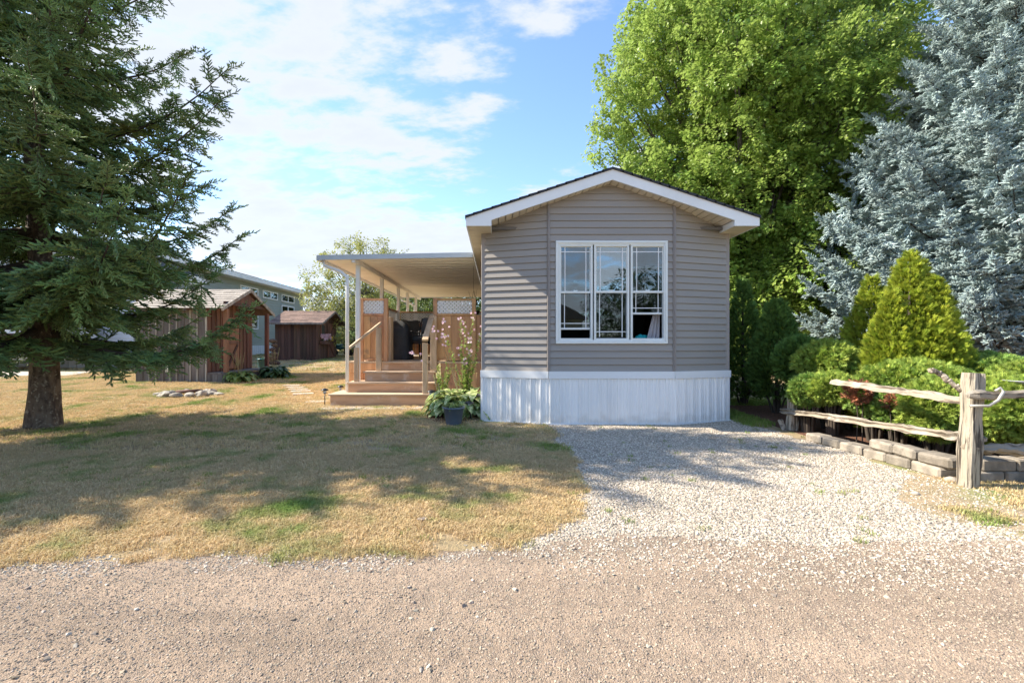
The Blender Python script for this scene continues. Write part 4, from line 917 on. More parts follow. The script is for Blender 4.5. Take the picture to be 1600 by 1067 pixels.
def evergreen(name, label, group, base, profile, sprays, n, stems=5, cat='shrub', sc=1.0, lump=.13, squash=(1, 1), upw=.9, stem_h=.4, core=True, seed=0, leanx=0, dead=None):
    """profile: [(z, radius)...] from bottom to top; sprays stand over the whole surface, several layers deep"""
    r = random.Random(seed); t = thing(name, label, cat, base, group); b0 = np.array(base, dtype=float)
    zs = np.array([p[0] for p in profile]); rs = np.array([p[1] for p in profile])
    # sample z by area
    zz = np.linspace(zs[0], zs[-1], 200); w_ = np.interp(zz, zs, rs) + .03; w_ /= w_.sum(); z = rng.choice(zz, n, p=w_) + rnd(n, -.02, .02); a = rnd(n, 0, 6.283)
    rad = np.interp(z, zs, rs); layer = 1.06 - .5 * rnd(n) ** 1.7
    v = np.stack([np.cos(a), np.sin(a), np.zeros(n)], 1)
    lp = 1 + lump * vnoise(np.stack([v[:, 0] * 2.2, v[:, 1] * 2.2, z * 4.2], 1), 1.6, seed * 3.1) + lump * .5 * vnoise(np.stack([v[:, 0] * 5, v[:, 1] * 5, z * 9], 1), 1.7, seed)
    P = b0 + v * (rad * layer * lp)[:, None] * np.array([squash[0], squash[1], 1]) + np.stack([leanx * z, 0 * z, z], 1)
    slope = np.gradient(rs, zs) if len(zs) > 1 else rs; nz = -np.interp(z, zs, slope)
    D = v + np.stack([0 * z, 0 * z, np.clip(nz, -1.2, 2.5) * .8 + upw * rnd(n, .3, 1)], 1) + rng.normal(size=(n, 3)) * .22
    D /= np.linalg.norm(D, axis=1, keepdims=True)
    c = scatter('foliage', P, frames(D, rng.normal(size=(n, 3))), rnd(n, .7, 1.25) * sc, sprays, t); c['kind'] = 'stuff'
    mb = MB(); rm = float(rs.max())
    for i in range(stems):
        a_ = 6.28 * i / stems + r.random(); k = rm * r.uniform(.35, .75) * squash[0]
        mb.tube([(base[0] + math.cos(a_) * .05, base[1] + math.sin(a_) * .05, base[2] - .03), (base[0] + math.cos(a_) * k * .5, base[1] + math.sin(a_) * k * .5, base[2] + stem_h * .6), (base[0] + math.cos(a_) * k, base[1] + math.sin(a_) * k, base[2] + max(stem_h, zs[0] + .15))], ([.022, .016, .008] if rm > .15 else [.007, .006, .004]), 5, False)
    for i in range(3 if rm > .15 else 0): mb.tube([(base[0] + .03 * i, base[1], base[2] - .05), (base[0] + leanx * zs[-1] * .5, base[1] + .02 * i, base[2] + zs[-1] * .5), (base[0] + leanx * zs[-1], base[1], base[2] + zs[-1] * .93)], [.03, .02, .005], 5, False)
    s = mb.build('stem', M['twig'], t, True)
    return t
M['cedar_gold'] = mat('golden_cedar', (.42, .48, .05), (.29, .36, .045), rough=.6, scale=4, rand=.28, hue=.012, transl=.3, spec=.25, col3=(.38, .24, .06), scale3=6, fac3=(.64, .78))
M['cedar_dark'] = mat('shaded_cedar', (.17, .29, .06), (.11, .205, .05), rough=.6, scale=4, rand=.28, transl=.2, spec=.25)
M['juniper'] = mat('clipped_juniper', (.40, .49, .09), (.27, .38, .075), rough=.6, scale=5, rand=.26, hue=.015, transl=.25, spec=.25, col3=(.42, .34, .11), scale3=5, fac3=(.66, .8))
M['juniper_dead'] = mat('dead_juniper', (.36, .13, .06), (.25, .10, .05), rough=.8, scale=8, rand=.2)
CG = [scale_tuft(i, 9, .095, .006, [M['cedar_gold']]) for i in range(5)]
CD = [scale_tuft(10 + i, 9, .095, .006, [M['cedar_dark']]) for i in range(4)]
JU = [scale_tuft(20 + i, 10, .075, .0055, [M['juniper']], .75, False) for i in range(5)]
M['juniper_green'] = mat('deep_green_juniper', (.20, .33, .075), (.28, .38, .08), rough=.6, scale=5, rand=.3, hue=.015, transl=.25, spec=.25)
JG = [scale_tuft(25 + i, 10, .070, .0055, [M['juniper_green']], .75, False) for i in range(4)]
JD = [scale_tuft(30 + i, 9, .06, .0055, [M['juniper_dead']], .75, False) for i in range(3)]
B0 = gz(0, 7)
def ev(px, Y, *a, **k): return ((px - VX) * Y / F, Y, gz(0, Y))
cone = lambda h, r, z0=.05: [(z0, r * .8), (z0 + h * .12, r), (z0 + h * .3, r * .92), (z0 + h * .55, r * .66), (z0 + h * .8, r * .33), (z0 + h * .95, r * .12), (z0 + h, .02)]
evergreen('golden_cedar', 'largest golden green cedar behind the rails, with a pointed top', 'golden cedars behind the rail fence', ev(1422, 5.9), cone(2.25, .50, .1), CG, 6200, seed=1, upw=1.3, cat='tree', lump=.30)
evergreen('golden_cedar', 'second golden cedar crowded against the right side of the largest one', 'golden cedars behind the rail fence', ev(1460, 5.75), cone(1.88, .42, .1), CG, 4600, seed=2, upw=1.3, cat='tree', lump=.32)
evergreen('golden_cedar', 'shorter golden cedar left of the largest one', 'golden cedars behind the rail fence', ev(1362, 6.5), cone(2.0, .46, .1), CG, 5000, seed=3, upw=1.3, cat='tree', lump=.30)
evergreen('golden_cedar', 'low golden cedar spire filling the gap at the left foot of the largest one', 'golden cedars behind the rail fence', ev(1393, 5.8), cone(1.72, .36, .1), CG, 3800, seed=6, upw=1.3, cat='tree', lump=.34)
evergreen('golden_cedar', 'twin golden spire just right of the highest tip', 'golden cedars behind the rail fence', ev(1438, 6.0), cone(2.16, .30, .1), CG, 3000, seed=7, upw=1.3, cat='tree', lump=.34)
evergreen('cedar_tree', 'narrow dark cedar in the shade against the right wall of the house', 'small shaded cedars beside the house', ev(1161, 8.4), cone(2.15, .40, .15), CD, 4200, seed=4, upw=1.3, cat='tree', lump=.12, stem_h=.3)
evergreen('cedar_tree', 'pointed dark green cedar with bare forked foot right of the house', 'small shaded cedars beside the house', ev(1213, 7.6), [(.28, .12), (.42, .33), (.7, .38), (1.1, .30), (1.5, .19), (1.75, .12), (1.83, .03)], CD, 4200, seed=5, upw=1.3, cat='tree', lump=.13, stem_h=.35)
ball = lambda h, r, z0: [(z0, r * .35), (z0 + h * .15, r * .75), (z0 + h * .45, r), (z0 + h * .75, r * .82), (z0 + h * .93, r * .45), (z0 + h, .04)]
jn = [  # px, Y, rx, h, z0, n, squash, label
    (1252, 6.75, .36, .62, .62, 3000, 'dark green juniper mound nearest the shaded cedar'),
    (1292, 6.35, .40, .52, .68, 3600, 'clipped light green juniper mound over the left end of the upper rail'),
    (1262, 6.1, .24, .36, .38, 1500, 'small juniper tuft beside the far fence post'),
    (1300, 5.9, .30, .34, .44, 2000, 'juniper with a bare twiggy underside at the left of the fence'),
    (1365, 5.55, .33, .46, .34, 2600, 'juniper with bare stems in the middle of the fence'),
    (1330, 6.3, .40, .38, .62, 2600, 'low juniper at the left foot of the golden cedars'),
    (1402, 5.25, .26, .42, .25, 2000, 'patchy juniper left of the round bright one'),
    (1462, 4.75, .33, .58, .22, 4200, 'round bright green juniper bulging through the rails left of the near post'),
    (1425, 5.4, .50, .36, .60, 2800, 'low juniper at the foot of the largest golden cedar'),
    (1575, 4.55, .42, .62, .22, 5200, 'bright green juniper right of the near fence post under the upper rail'),
    (1540, 5.6, .52, .34, .70, 3400, 'juniper top showing above the rail right of the near post'),
    (1600, 5.0, .45, .70, .25, 3400, 'juniper at the right edge behind the rails'),
    (1490, 5.1, .34, .50, .38, 2400, 'juniper just behind the near fence post')]
for i, (px, Y, rx, h, z0, n, lab) in enumerate(jn):
    evergreen('juniper_shrub', lab, 'junipers behind the rail fence', ev(px, Y), ball(h, rx * .92, z0), CD if i == 0 else (JG if i in (2, 4, 5, 6, 10, 12) else JU), n, seed=10 + i, sc=.95, lump=.34, stems=9, stem_h=z0 + .1, squash=(1, .85), upw=.5)
evergreen('dead_juniper', 'rusty brown dead juniper patch under the upper rail', 'junipers behind the rail fence', ev(1344, 5.36), [(.50, .03), (.56, .12), (.64, .10), (.72, .05)], JD, 300, seed=40, sc=.9, lump=.6, stems=2, stem_h=.5)
evergreen('dead_juniper', 'small rusty brown juniper patch right of the larger dead one', 'junipers behind the rail fence', ev(1396, 5.05), [(.46, .02), (.52, .08), (.60, .03)], JD, 130, seed=41, sc=.8, lump=.6, stems=2, stem_h=.45)

# ------------------------------------------------------------------ split rail fence and block edging
def rail(name, pts, w_, h_, seed, mt, parent, n=12, twist=.4):
    r = random.Random(seed); pts = [Vector(p) for p in pts]; P = []
    for i in range(len(pts) - 1):
        for k in range(8): P.append(pts[i].lerp(pts[i + 1], k / 8))
    P.append(pts[-1]); m = len(P)
    base = [1 + r.uniform(-.28, .22) for _ in range(n)]; g = r.randrange(n); base[g] *= .62; base[(g + n // 2) % n] *= .75
    for i in range(1, m - 1): P[i] = P[i] + Vector((0, r.uniform(-.008, .008), r.uniform(-.010, .010)))
    rad = [(w_ / 2) * (1 + .13 * math.sin(i * .7 + seed) + r.uniform(-.05, .05)) * (.62 if i in (0, m - 1) else 1) for i in range(m)]
    mb = MB(); mb.tube(P, rad, n, True, lambda i, k: base[k] * (1 + .10 * noise.noise(Vector((i * .6, k * 1.7, seed)))) * (h_ / w_ if k in (2, 3, 4, 8, 9, 10) else 1)); return mb.build(name, mt, parent, False)
fence = thing('rail_fence', 'weathered grey split rail fence of two posts and four crooked rails before the junipers', 'fence', (3.98, 3.85, 0))
def post(x, y, w_, h, seed, lean=0):
    r = random.Random(seed); mb = MB(); n = 20; m = 14
    base = [1 + (.13 if k in (2, 3, 7, 8, 12, 13, 17, 18) else 0) + r.uniform(-.05, .05) for k in range(n)]
    for k in (0, 5, 6, 11, 16): base[k] *= .80
    P = [(x + lean * i / m, y, -.08 + (h + .08) * i / m) for i in range(m + 1)]; rad = [w_ / 2 * (1 + .08 * math.sin(i * .9 + seed) - .10 * i / m) for i in range(m + 1)]
    mb.tube(P, rad, n, True, lambda i, k: base[k] * (1 + .05 * noise.noise(Vector((i * .8, k * .8, seed))))); return mb.build('post', M['postwood'], fence)
post(3.94, 3.80, .132, .945, 3, .045); post(4.06, 6.25, .13, .66, 5, .03)
q = lambda px, py, Y: at(px, py, Y)
rail('rail', [q(1221, 641, 6.45), q(1300, 652, 5.45), q(1400, 668, 4.62), q(1470, 677, 4.15), q(1539, 687, 3.80)], .10, .075, 1, M['weathered'], fence)
rail('rail', [q(1300, 597, 5.5), q(1370, 606, 4.85), q(1450, 618, 4.25), q(1532, 632, 3.83)], .085, .07, 2, M['weathered'], fence)
rail('rail', [q(1512, 617, 3.70), q(1600, 616, 3.70), (5.4, 3.72, .80), (6.6, 3.8, .78)], .085, .075, 7, M['weathered_x'], fence)
rail('rail', [q(1508, 699, 3.78), q(1600, 703, 3.80), (5.5, 3.84, .30), (6.7, 3.9, .28)], .10, .085, 9, M['weathered_x'], fence)
post(6.8, 3.82, .16, .94, 8)
rail('rail', [q(1450, 578, 3.95), q(1468, 583, 3.93), q(1486, 597, 3.88), q(1512, 616, 3.82)], .045, .04, 12, M['weathered'], fence, 8)
# wire loop
b = MB(); pts = [q(1516, 634, 3.68), q(1545, 634, 3.66), q(1560, 625, 3.65), q(1568, 612, 3.645), q(1563, 606, 3.66), q(1555, 611, 3.67)]; b.tube(pts, .012, 6); b.build('wire_loop', M['wire'], fence, True)
b = MB(); b.tube([q(1219, 656, 6.3), q(1227, 676, 6.2)], [.035, .03], 6); tag(b.build('wooden_stake', M['weathered']), 'short leaning grey stake left of the far fence post', 'stake')
wall = thing('block_edging', 'low edging of grey concrete blocks holding the planting bed under the fence', 'edging', (4.0, 4.2, 0))
seg = []
rr = random.Random(4)
Y = 5.62; k = 0
while Y > 4.05:      # along the driveway, lower course
    ln = rr.uniform(.24, .33); y1 = Y - ln; x = 3.90 + .10 * (1 - (Y - 4) / 1.6)
    piece('block', (.17, ln - .014, .10), M['concrete'], wall, (x, (Y + y1) / 2, .045), (rr.uniform(-.05, .05), rr.uniform(-.05, .05), .06 + rr.uniform(-.07, .07)), .016)
    if Y < 4.95: piece('block', (.18, ln - .010, .10), M['concrete'], wall, (x + .015, (Y + y1) / 2 - .06, .148), (rr.uniform(-.05, .05), rr.uniform(-.06, .06), .06 + rr.uniform(-.09, .09)), .02)
    Y = y1
x = 4.06
while x < 7.4:
    ln = rr.uniform(.24, .32)
    piece('block', (ln - .012, .17, .10), M['concrete'], wall, (x + ln / 2, 3.98, .04), (rr.uniform(-.02, .02), rr.uniform(-.02, .02), rr.uniform(-.03, .03)), .012)
    piece('block', (ln - .008, .17, .10), M['concrete'], wall, (x + ln / 2 + .11, 3.99, .142), (rr.uniform(-.02, .02), rr.uniform(-.02, .02), rr.uniform(-.03, .03)), .012)
    x += ln
tag(piece('loose_block', (.12, .08, .05), M['concrete'], None, (4.62, 3.97, .218), (0, 0, .1), .008), 'small reddish block lying on the edging right of the near post', 'block')
for i, (px, py, s) in enumerate(((1453, 733, .035), (1486, 752, .04), (1493, 742, .028), (1430, 772, .025))):
    Y = F * CH / (py - HY); b = MB().blob(((px - VX) * Y / F, Y, s * .3), (s * 1.3, s, s * .7), i + 3, .4, 2); tag(b.build('pale_rock', M['stone_l'], None, True), ('pale rock on the gravel before the block edging', 'flat white rock left of the near post', 'small pale rock against the near post', 'small pale rock out in the verge grass')[i], 'rock', 'pale rocks by the fence')
dish = thing('garden_dish', 'pale grey shallow dish on a stem at the right edge above the rail', 'bird bath', (5.0, 4.35, 0))
p = at(1603, 596, 4.4); b = MB(); b.lathe((p.x, p.y, p.z), [(.02, -.05), (.09, -.035), (.15, .0), (.16, .012), (.145, .010), (.08, -.02), (0, -.03)], 28); b.build('bowl', M['dish'], dish, True)
MB().tube([(p.x, p.y, 0), (p.x, p.y, p.z - .04)], .025, 8).build('stem', M['dish'], dish, True)
# ------------------------------------------------------------------ shed with the little porch
g1 = gz(0, 12.3)
shed = thing('garden_shed', 'red brown board and batten shed with tan shingles and a small porch', 'shed', (-8.3, 13, g1))
SX, SX0, SY0, SY1, SZ = -7.60, -9.45, 11.95, 14.15, 2.02
fl = g1 + .24
# end wall facing right, boards and battens, gable shaped top
def sz(y): return 2.66 - .455 * abs(y - 13.05)
def gable_boards(xw, y0, y1, zb, topf, bm, tm, par, bw=.19, door=None, t=.02):
    y = y0; k = 0
    while y < y1 - .03:
        yb = min(y + bw, y1)
        b = MB(); b.prism([(xw, y + .002, zb), (xw, yb - .002, zb), (xw, yb - .002, topf(yb)), (xw, y + .002, topf(y))], (t, 0, 0)); b.build('board', bm, par)
        if k: b = MB(); b.prism([(xw + t, y - .024, zb), (xw + t, y + .024, zb), (xw + t, y + .024, topf(y)), (xw + t, y - .024, topf(y))], (.018, 0, 0)); b.build('batten', tm, par)
        y = yb; k += 1
gable_boards(SX, SY0, SY1, fl, lambda y: sz(y) - .05, M['shedwood'], M['shedwood'], shed)
dy0, dy1, dz1 = 12.72, 13.28, fl + 1.42
door = link('door', MB().cbox(SX + .04, SX + .075, dy0, dy1, fl + .05, dz1, .004).mesh('door', M['shedlight']), shed)
for y in (dy0 - .07, dy1): MB().cbox(SX + .038, SX + .068, y, y + .07, fl, dz1 + .08, .003).build('door_frame', M['shedlight'], door)
MB().cbox(SX + .038, SX + .069, dy0, dy1, dz1, dz1 + .08, .003).build('door_frame', M['shedlight'], door)
MB().beam((SX + .085, dy0 + .03, fl + .10), (SX + .085, dy1 - .05, fl + .72), .03, .07, (0, -1, 1)).build('door_brace', M['sheddark'], door)
MB().beam((SX + .092, dy1 - .05, fl + .10), (SX + .092, dy0 + .15, fl + .45), .03, .06, (0, 1, 1)).build('door_brace', M['sheddark'], door)
MB().cbox(SX + .076, SX + .09, dy0 + .0, dy1, fl + .74, fl + .82, .003).build('door_rail', M['shedwood'], door)
# long wall facing the camera: grey weathered boards with pale battens
x = SX0; k = 0
while x < SX - .02:
    xb = min(x + .18, SX + .02); board('board', x + .002, xb - .002, SY0 - .02, SY0, g1 - .02, SZ + .03, M['shedgrey'], shed, .002)
    if k % 1 == 0 and k: board('batten', x - .02, x + .02, SY0 - .038, SY0 - .0205, g1 - .02, SZ + .03, M['batten_pale'] if k % 3 != 1 else M['shedgrey'], shed, .002)
    x = xb; k += 1
board('batten', SX - .02, SX + .022, SY0 - .04, SY0 - .0205, g1 - .02, SZ + .03, M['batten_pale'], shed, .002)
MB().box(SX0, SX0 + .03, SY0, SY1, g1, SZ).box(SX0, SX, SY1, SY1 + .03, g1, SZ).build('wall', M['shedgrey'], shed)
MB().box(SX0 + .04, SX - .002, SY0 + .002, SY1 - .002, g1 + .15, fl - .01).build('floor_frame', M['sheddark'], shed)
# porch platform, posts, beam
for i in range(3): board('porch_board', SX + .02 + i * .19, SX + .20 + i * .19, SY0 - .02, SY1 + .1, fl - .045, fl - .005, M['shedgrey'], shed)
x = SX + .03
while x < SX + .56: board('porch_skirt_board', x, x + .13, SY0 - .03, SY0 - .01, g1 - .02, fl - .05, M['shedgrey'], shed, .002); x += .137
y = SY0
while y < SY1: board('porch_skirt_board', SX + .565, SX + .585, y, y + .17, g1 - .02, fl - .05, M['sheddark'], shed, .002); y += .178
for y, m_ in ((11.99, M['shedlight']), (14.12, M['shedwood'])): board('porch_post', SX + .44, SX + .54, y - .05, y + .05, fl, sz(y) - .09, m_, shed)
b = MB(); b.prism([(SX + .46, 12.35, sz(12.35) - .06), (SX + .46, 13.75, sz(13.75) - .06), (SX + .46, 13.05, sz(13.05) - .06)], (.03, 0, 0)); b.build('gable_board', M['shedwood'], shed)
MB().cbox(SX + .45, SX + .50, SY0 - .02, SY1 + .05, sz(12.35) - .14, sz(12.35) - .058, .003).build('porch_beam', M['sheddark'], shed)
# roof with courses of shingles
def shingled(par, x0, x1, yr, zr_, ye, ze, mt, rows, tab=.3, th=.012, deckm=None):
    """one slope, ridge (yr,zr_) to eave (ye,ze); every course lies over the one below"""
    d = Vector((0, ye - yr, ze - zr_)); Ls = d.length; d.normalize(); n = Vector((0, -d.z, d.y)); n = n if n.z > 0 else -n
    b = MB(); a, c = Vector((0, yr, zr_)), Vector((0, ye, ze)); b.prism([(x0, a.y, a.z), (x1, a.y, a.z), (x1, c.y, c.z), (x0, c.y, c.z)], n * -.03 if n.z > 0 else n * .03); b.build('roof_deck', deckm or M['sheddark'], par)
    rr = random.Random(int(abs(x0 * 77) + rows))
    for k in range(rows):
        s0, s1 = Ls * k / rows, Ls * (k + 1) / rows + .015; x = x0 - rr.random() * tab * .6
        while x < x1:
            xa, xb = max(x, x0), min(x + tab, x1); x += tab
            if xb - xa < .02: continue
            l0, l1 = .002, th + rr.uniform(0, .006); o = Vector((0, yr, zr_))
            p = [o + d * s0 + n * l0, o + d * s1 + n * l1, o + d * s1 + n * (l1 + .008), o + d * s0 + n * (l0 + .006)]
            b = MB(); b.prism([(xa + .002, q_.y, q_.z) for q_ in p], (xb - xa - .004, 0, 0)); b.build('shingle', mt, par)
rf = link('roof', MB().cbox(SX0 - .1, SX + .57, 13.02, 13.08, 2.70, 2.722, .004).mesh('roof', M['shingle_tan']), shed)
shingled(rf, SX0 - .12, SX + .56, 13.05, 2.71, 11.68, 2.075, M['shingle_tan'], 9, .30)
shingled(rf, SX0 - .12, SX + .56, 13.05, 2.71, 14.42, 2.075, M['shingle_tan'], 5, .6)
for ye in (11.66, 14.44): MB().beam((SX + .575, 13.05, 2.685), (SX + .575, ye, 2.05), .03, .085, (0, 0, 1)).build('rake_board', M['nwhite'] if 0 else M['batten_pale'], rf)

# ------------------------------------------------------------------ dark shed further back
g2 = gz(0, 20.5)
shed2 = thing('garden_shed', 'dark brown plank shed with a shingle roof and flower box, beyond the first shed', 'shed', (-8.9, 21.2, g2))
TX, TX0, TY0, TY1, TZ = -7.97, -9.78, 20.15, 22.65, 2.05
x = TX0
while x < TX - .01: board('board', x + .003, min(x + .135, TX) - .003, TY0 - .02, TY0, g2 - .02, TZ + .08, M['sheddark'], shed2, .002); x += .139
def sz2(y): return 2.62 - .42 * abs(y - 21.4)
gable_boards(TX, TY0, TY1, g2, lambda y: sz2(y) - .05, M['sheddark'], M['sheddark'], shed2, .2)
MB().box(TX0, TX0 + .03, TY0, TY1, g2, TZ).box(TX0, TX, TY1, TY1 + .03, g2, TZ).build('wall', M['sheddark'], shed2)
wn = link('window', MB().cbox(TX + .04, TX + .06, 20.62, 21.02, 1.42, 2.0, .003).mesh('window', M['dark']), shed2)
for y in (20.56, 21.02): MB().cbox(TX + .035, TX + .07, y, y + .06, 1.36, 2.06, .003).build('window_frame', M['shedwood'], wn)
for z_ in (1.36, 2.0): MB().cbox(TX + .036, TX + .071, 20.62, 21.02, z_, z_ + .06, .003).build('window_frame', M['shedwood'], wn)
d2 = link('door', MB().cbox(TX + .04, TX + .065, 21.45, 22.25, g2 + .08, 2.1, .004).mesh('door', M['shedwood']), shed2)
MB().beam((TX + .08, 21.5, 1.35), (TX + .08, 22.2, 2.0), .03, .07, (0, -1, 1)).build('door_brace', M['sheddark'], d2)
MB().beam((TX + .08, 21.5, 1.15), (TX + .08, 22.2, g2 + .15), .03, .07, (0, 1, 1)).build('door_brace', M['shedwood'], d2)
MB().cbox(TX + .066, TX + .085, 21.45, 22.25, 1.2, 1.3, .003).build('door_rail', M['sheddark'], d2)
rf2 = link('roof', MB().cbox(TX0 - .12, TX + .42, 21.37, 21.43, 2.66, 2.68, .004).mesh('roof', M['shingle_brown']), shed2)
shingled(rf2, TX0 - .15, TX + .42, 21.4, 2.67, 19.8, 2.05, M['shingle_brown'], 9, .33)
shingled(rf2, TX0 - .15, TX + .42, 21.4, 2.67, 23.0, 2.05, M['shingle_brown'], 4, .7)
for ye in (19.78, 23.02): MB().beam((TX + .43, 21.4, 2.63), (TX + .43, ye, 2.01), .03, .09).build('rake_board', M['shedgrey'], rf2)
MB().cbox(TX0 - .15, TX + .42, 19.77, 19.8, 1.98, 2.06, .003).build('eave_board', M['shedgrey'], rf2)

# flowers
def flower_heads(mb, pts, r_, rr):
    for p in pts:
        a0 = rr.random() * 6; tilt = Vector((rr.uniform(-.4, .4), -1, rr.uniform(-.2, .6))).normalized(); s = tilt.cross(Vector((0, 0, 1))).normalized(); u = s.cross(tilt); p = Vector(p)
        for k in range(5):
            a = a0 + k * 1.2566; d = s * math.cos(a) + u * math.sin(a); e = s * math.cos(a + .55) + u * math.sin(a + .55); f_ = s * math.cos(a - .55) + u * math.sin(a - .55)
            mb.add([p, p + f_ * r_ * .8 + tilt * r_ * .2, p + d * r_ + tilt * r_ * .28, p + e * r_ * .8 + tilt * r_ * .2], [(0, 1, 2, 3)])
def leaf_blades(mb, c, n, L_, w_, rr, up=1.0, seg=3, z0=0.0, fold=.25, droop=1.0):
    """broad arching leaves from a crown point (hosta and the like)"""
    for i in range(n):
        a = rr.uniform(0, 6.283); l_ = L_ * rr.uniform(.55, 1.1); el = rr.uniform(.35, 1.35) * up; w = w_ * rr.uniform(.7, 1.1)
        d = Vector((math.cos(a), math.sin(a), 0)); sd = Vector((-d.y, d.x, 0)); o = Vector(c) + d * rr.uniform(0, .04) + Vector((0, 0, z0)); L0 = len(mb.v)
        rows_ = []; m = 6; ang = el; p = o.copy(); st = l_ * .5
        p = o + (d * math.cos(el) + Vector((0, 0, math.sin(el)))) * st
        mb.m = 1; mb.add([o + sd * .004, o - sd * .004, p - sd * .003, p + sd * .003], [(0, 1, 2, 3)]); mb.m = 0
        ws = (.15, .75, 1, .9, .6, .05); ang = el * .55
        vs = []
        for k in range(m):
            ww = w * ws[k]; vs += [p + sd * ww + Vector((0, 0, fold * ww)), p, p - sd * ww + Vector((0, 0, fold * ww))]
            p = p + (d * math.cos(ang) + Vector((0, 0, math.sin(ang)))) * (l_ * .8 / m); ang -= .34 * droop
        fs = []
        for k in range(m - 1): b = 3 * k; fs += [(b, b + 1, b + 4, b + 3), (b + 1, b + 2, b + 5, b + 4)]
        mb.add(vs, fs)
M['hosta'] = mat('hosta_leaf', (.30, .38, .10), (.20, .29, .07), rough=.45, scale=9, rand=.1, transl=.3, spec=.4)
M['hosta_pale'] = mat('variegated_hosta_leaf', (.66, .68, .34), (.24, .34, .10), rough=.45, scale=16, contrast=(.42, .56), transl=.3, spec=.4)
M['hosta_dark'] = mat('dark_hosta_leaf', (.045, .10, .03), (.08, .14, .04), rough=.45, scale=8, transl=.25, spec=.4)  # much darker, deeper green than the other hosta leaves
M['stalk'] = mat('flower_stalk', (.26, .25, .11), (.20, .15, .08), rough=.7, scale=8)
def hosta(label, c, n, L_, w_, m_, seed, group=None, spikes=0, cat='plant', sh=.8):
    rr = random.Random(seed); t = thing('hosta_plant', label, cat, c, group)
    mb = MB(); leaf_blades(mb, c, n, L_, w_, rr); o = mb.build('leaves', [m_, M['stalk']], t, True); o['kind'] = 'stuff'
    for i in range(spikes):
        a = rr.uniform(0, 6.28); h = sh * rr.uniform(.75, 1.1); l_ = rr.uniform(.02, .22)
        b = MB(); P = [Vector(c) + Vector((math.cos(a) * l_ * u, math.sin(a) * l_ * u, h * u)) for u in (0, .5, 1)]; b.tube(P, [.005, .004, .003], 4, False)
        for k in range(7): q_ = P[1].lerp(P[2], .3 + k * .1); b.blob((q_.x, q_.y, q_.z), (.012, .012, .02), k, .2, 1)
        b.build('flower_spike', M['stalk'], t)
    return t
hosta('hosta clump with pale leaves and seed spikes at the foot of the shed porch', (-6.75, 12.0, gz(0, 12.0)), 110, .42, .075, M['hosta'], 1, 'hostas by the sheds', 6, sh=.75)
hosta('pale hosta clump left of the paler pair, nearest the porch post', (-6.95, 12.15, gz(0, 12.15)), 60, .34, .07, M['hosta'], 8, 'hostas by the sheds', 3, sh=.7)
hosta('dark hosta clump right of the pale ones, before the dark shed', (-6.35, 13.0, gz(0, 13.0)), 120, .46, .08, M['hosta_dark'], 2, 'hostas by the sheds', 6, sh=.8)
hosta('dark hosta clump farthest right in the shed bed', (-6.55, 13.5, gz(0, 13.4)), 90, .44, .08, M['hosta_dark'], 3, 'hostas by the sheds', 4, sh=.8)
fb = thing('flower_box', 'flower box of pink petunias hanging on the end wall of the dark shed', 'flower box', (TX + .16, 20.85, 1.3))
MB().cbox(TX + .05, TX + .25, 20.45, 21.3, 1.12, 1.28, .01).build('box', M['sheddark'], fb)
rr = random.Random(3); b = MB(); flower_heads(b, [(TX + .2 + rr.uniform(-.1, .12), 20.45 + rr.random() * .7, 1.30 + rr.random() * .26) for _ in range(70)], .05, rr); b.build('petunias', M['pink'], fb)
b = MB(); flower_heads(b, [(TX + .2 + rr.uniform(-.1, .12), 21.12 + rr.random() * .3, 1.28 + rr.random() * .2) for _ in range(22)], .045, rr); b.build('marigolds', M['yellow'], fb)
b = MB(); leaf_blades(b, (TX + .16, 20.7, 1.25), 30, .2, .03, rr); leaf_blades(b, (TX + .16, 21.05, 1.25), 30, .2, .03, rr); b.build('greenery', [M['hosta_dark'], M['stalk']], fb)

# small things round the sheds
tr = thing('lawn_tractor', 'small teal lawn tractor parked behind the right corner of the dark shed', 'lawn tractor', (-7.75, 23.4, gz(0, 23.4)))
gx, gy, gg = -7.9, 23.6, gz(0, 23.6)
b = MB(); b.cbox(gx - .75, gx - .05, gy - .22, gy + .22, gg + .32, gg + .62, .06); b.cbox(gx - .1, gx + .55, gy - .3, gy + .3, gg + .36, gg + .48, .03); b.build('body', M['teal_metal'], tr)
b = MB(); b.cbox(gx + .1, gx + .45, gy - .2, gy + .2, gg + .52, gg + .60, .03); b.cbox(gx + .42, gx + .5, gy - .2, gy + .2, gg + .56, gg + .86, .03); b.build('seat', M['rubber'], tr)
for x_, r_ in ((gx + .35, .25), (gx - .55, .16)):
    for s in (-1, 1): b = MB(); b.tube([(x_, gy + s * .28 - .06, gg + r_), (x_, gy + s * .28 + .06, gg + r_)], r_, 18); b.build('wheel', M['rubber'], tr)
b = MB(); b.lathe((gx + .0, gy, gg + .8), [(.12, 0), (.14, .012), (.12, .024), (.10, .012), (.12, 0)], 16); b.tube([(gx - .05, gy, gg + .5), (gx, gy, gg + .81)], .015, 6); b.build('steering_wheel', M['rubber'], tr)
fo = thing('stacked_stone_ornament', 'dark stacked stone ornament standing left of the dark shed', 'garden ornament', (-8.6, 17.6, gz(0, 17.6)))
for k in range(6):
    r_ = (.24, .20, .16, .13, .12, .16)[k]; b = MB().blob((-8.6 + .03 * (-1) ** k, 17.6, gz(0, 17.6) + .08 + k * .17), (r_, r_ * .8, .09), k, .3); b.build('stone', M['sheddark'], fo, True)
pp = thing('planter_tub', 'small dark green tub standing between the porch posts of the first shed', 'planter', (-7.4, 14.6, gz(0, 14.6)))
b = MB(); b.lathe((-7.55, 14.75, gz(0, 14.7) + .0), [(.14, 0), (.17, .4), (.19, .42), (.17, .44), (.14, .40)], 16); b.build('tub', M['teal_metal'], pp, True)
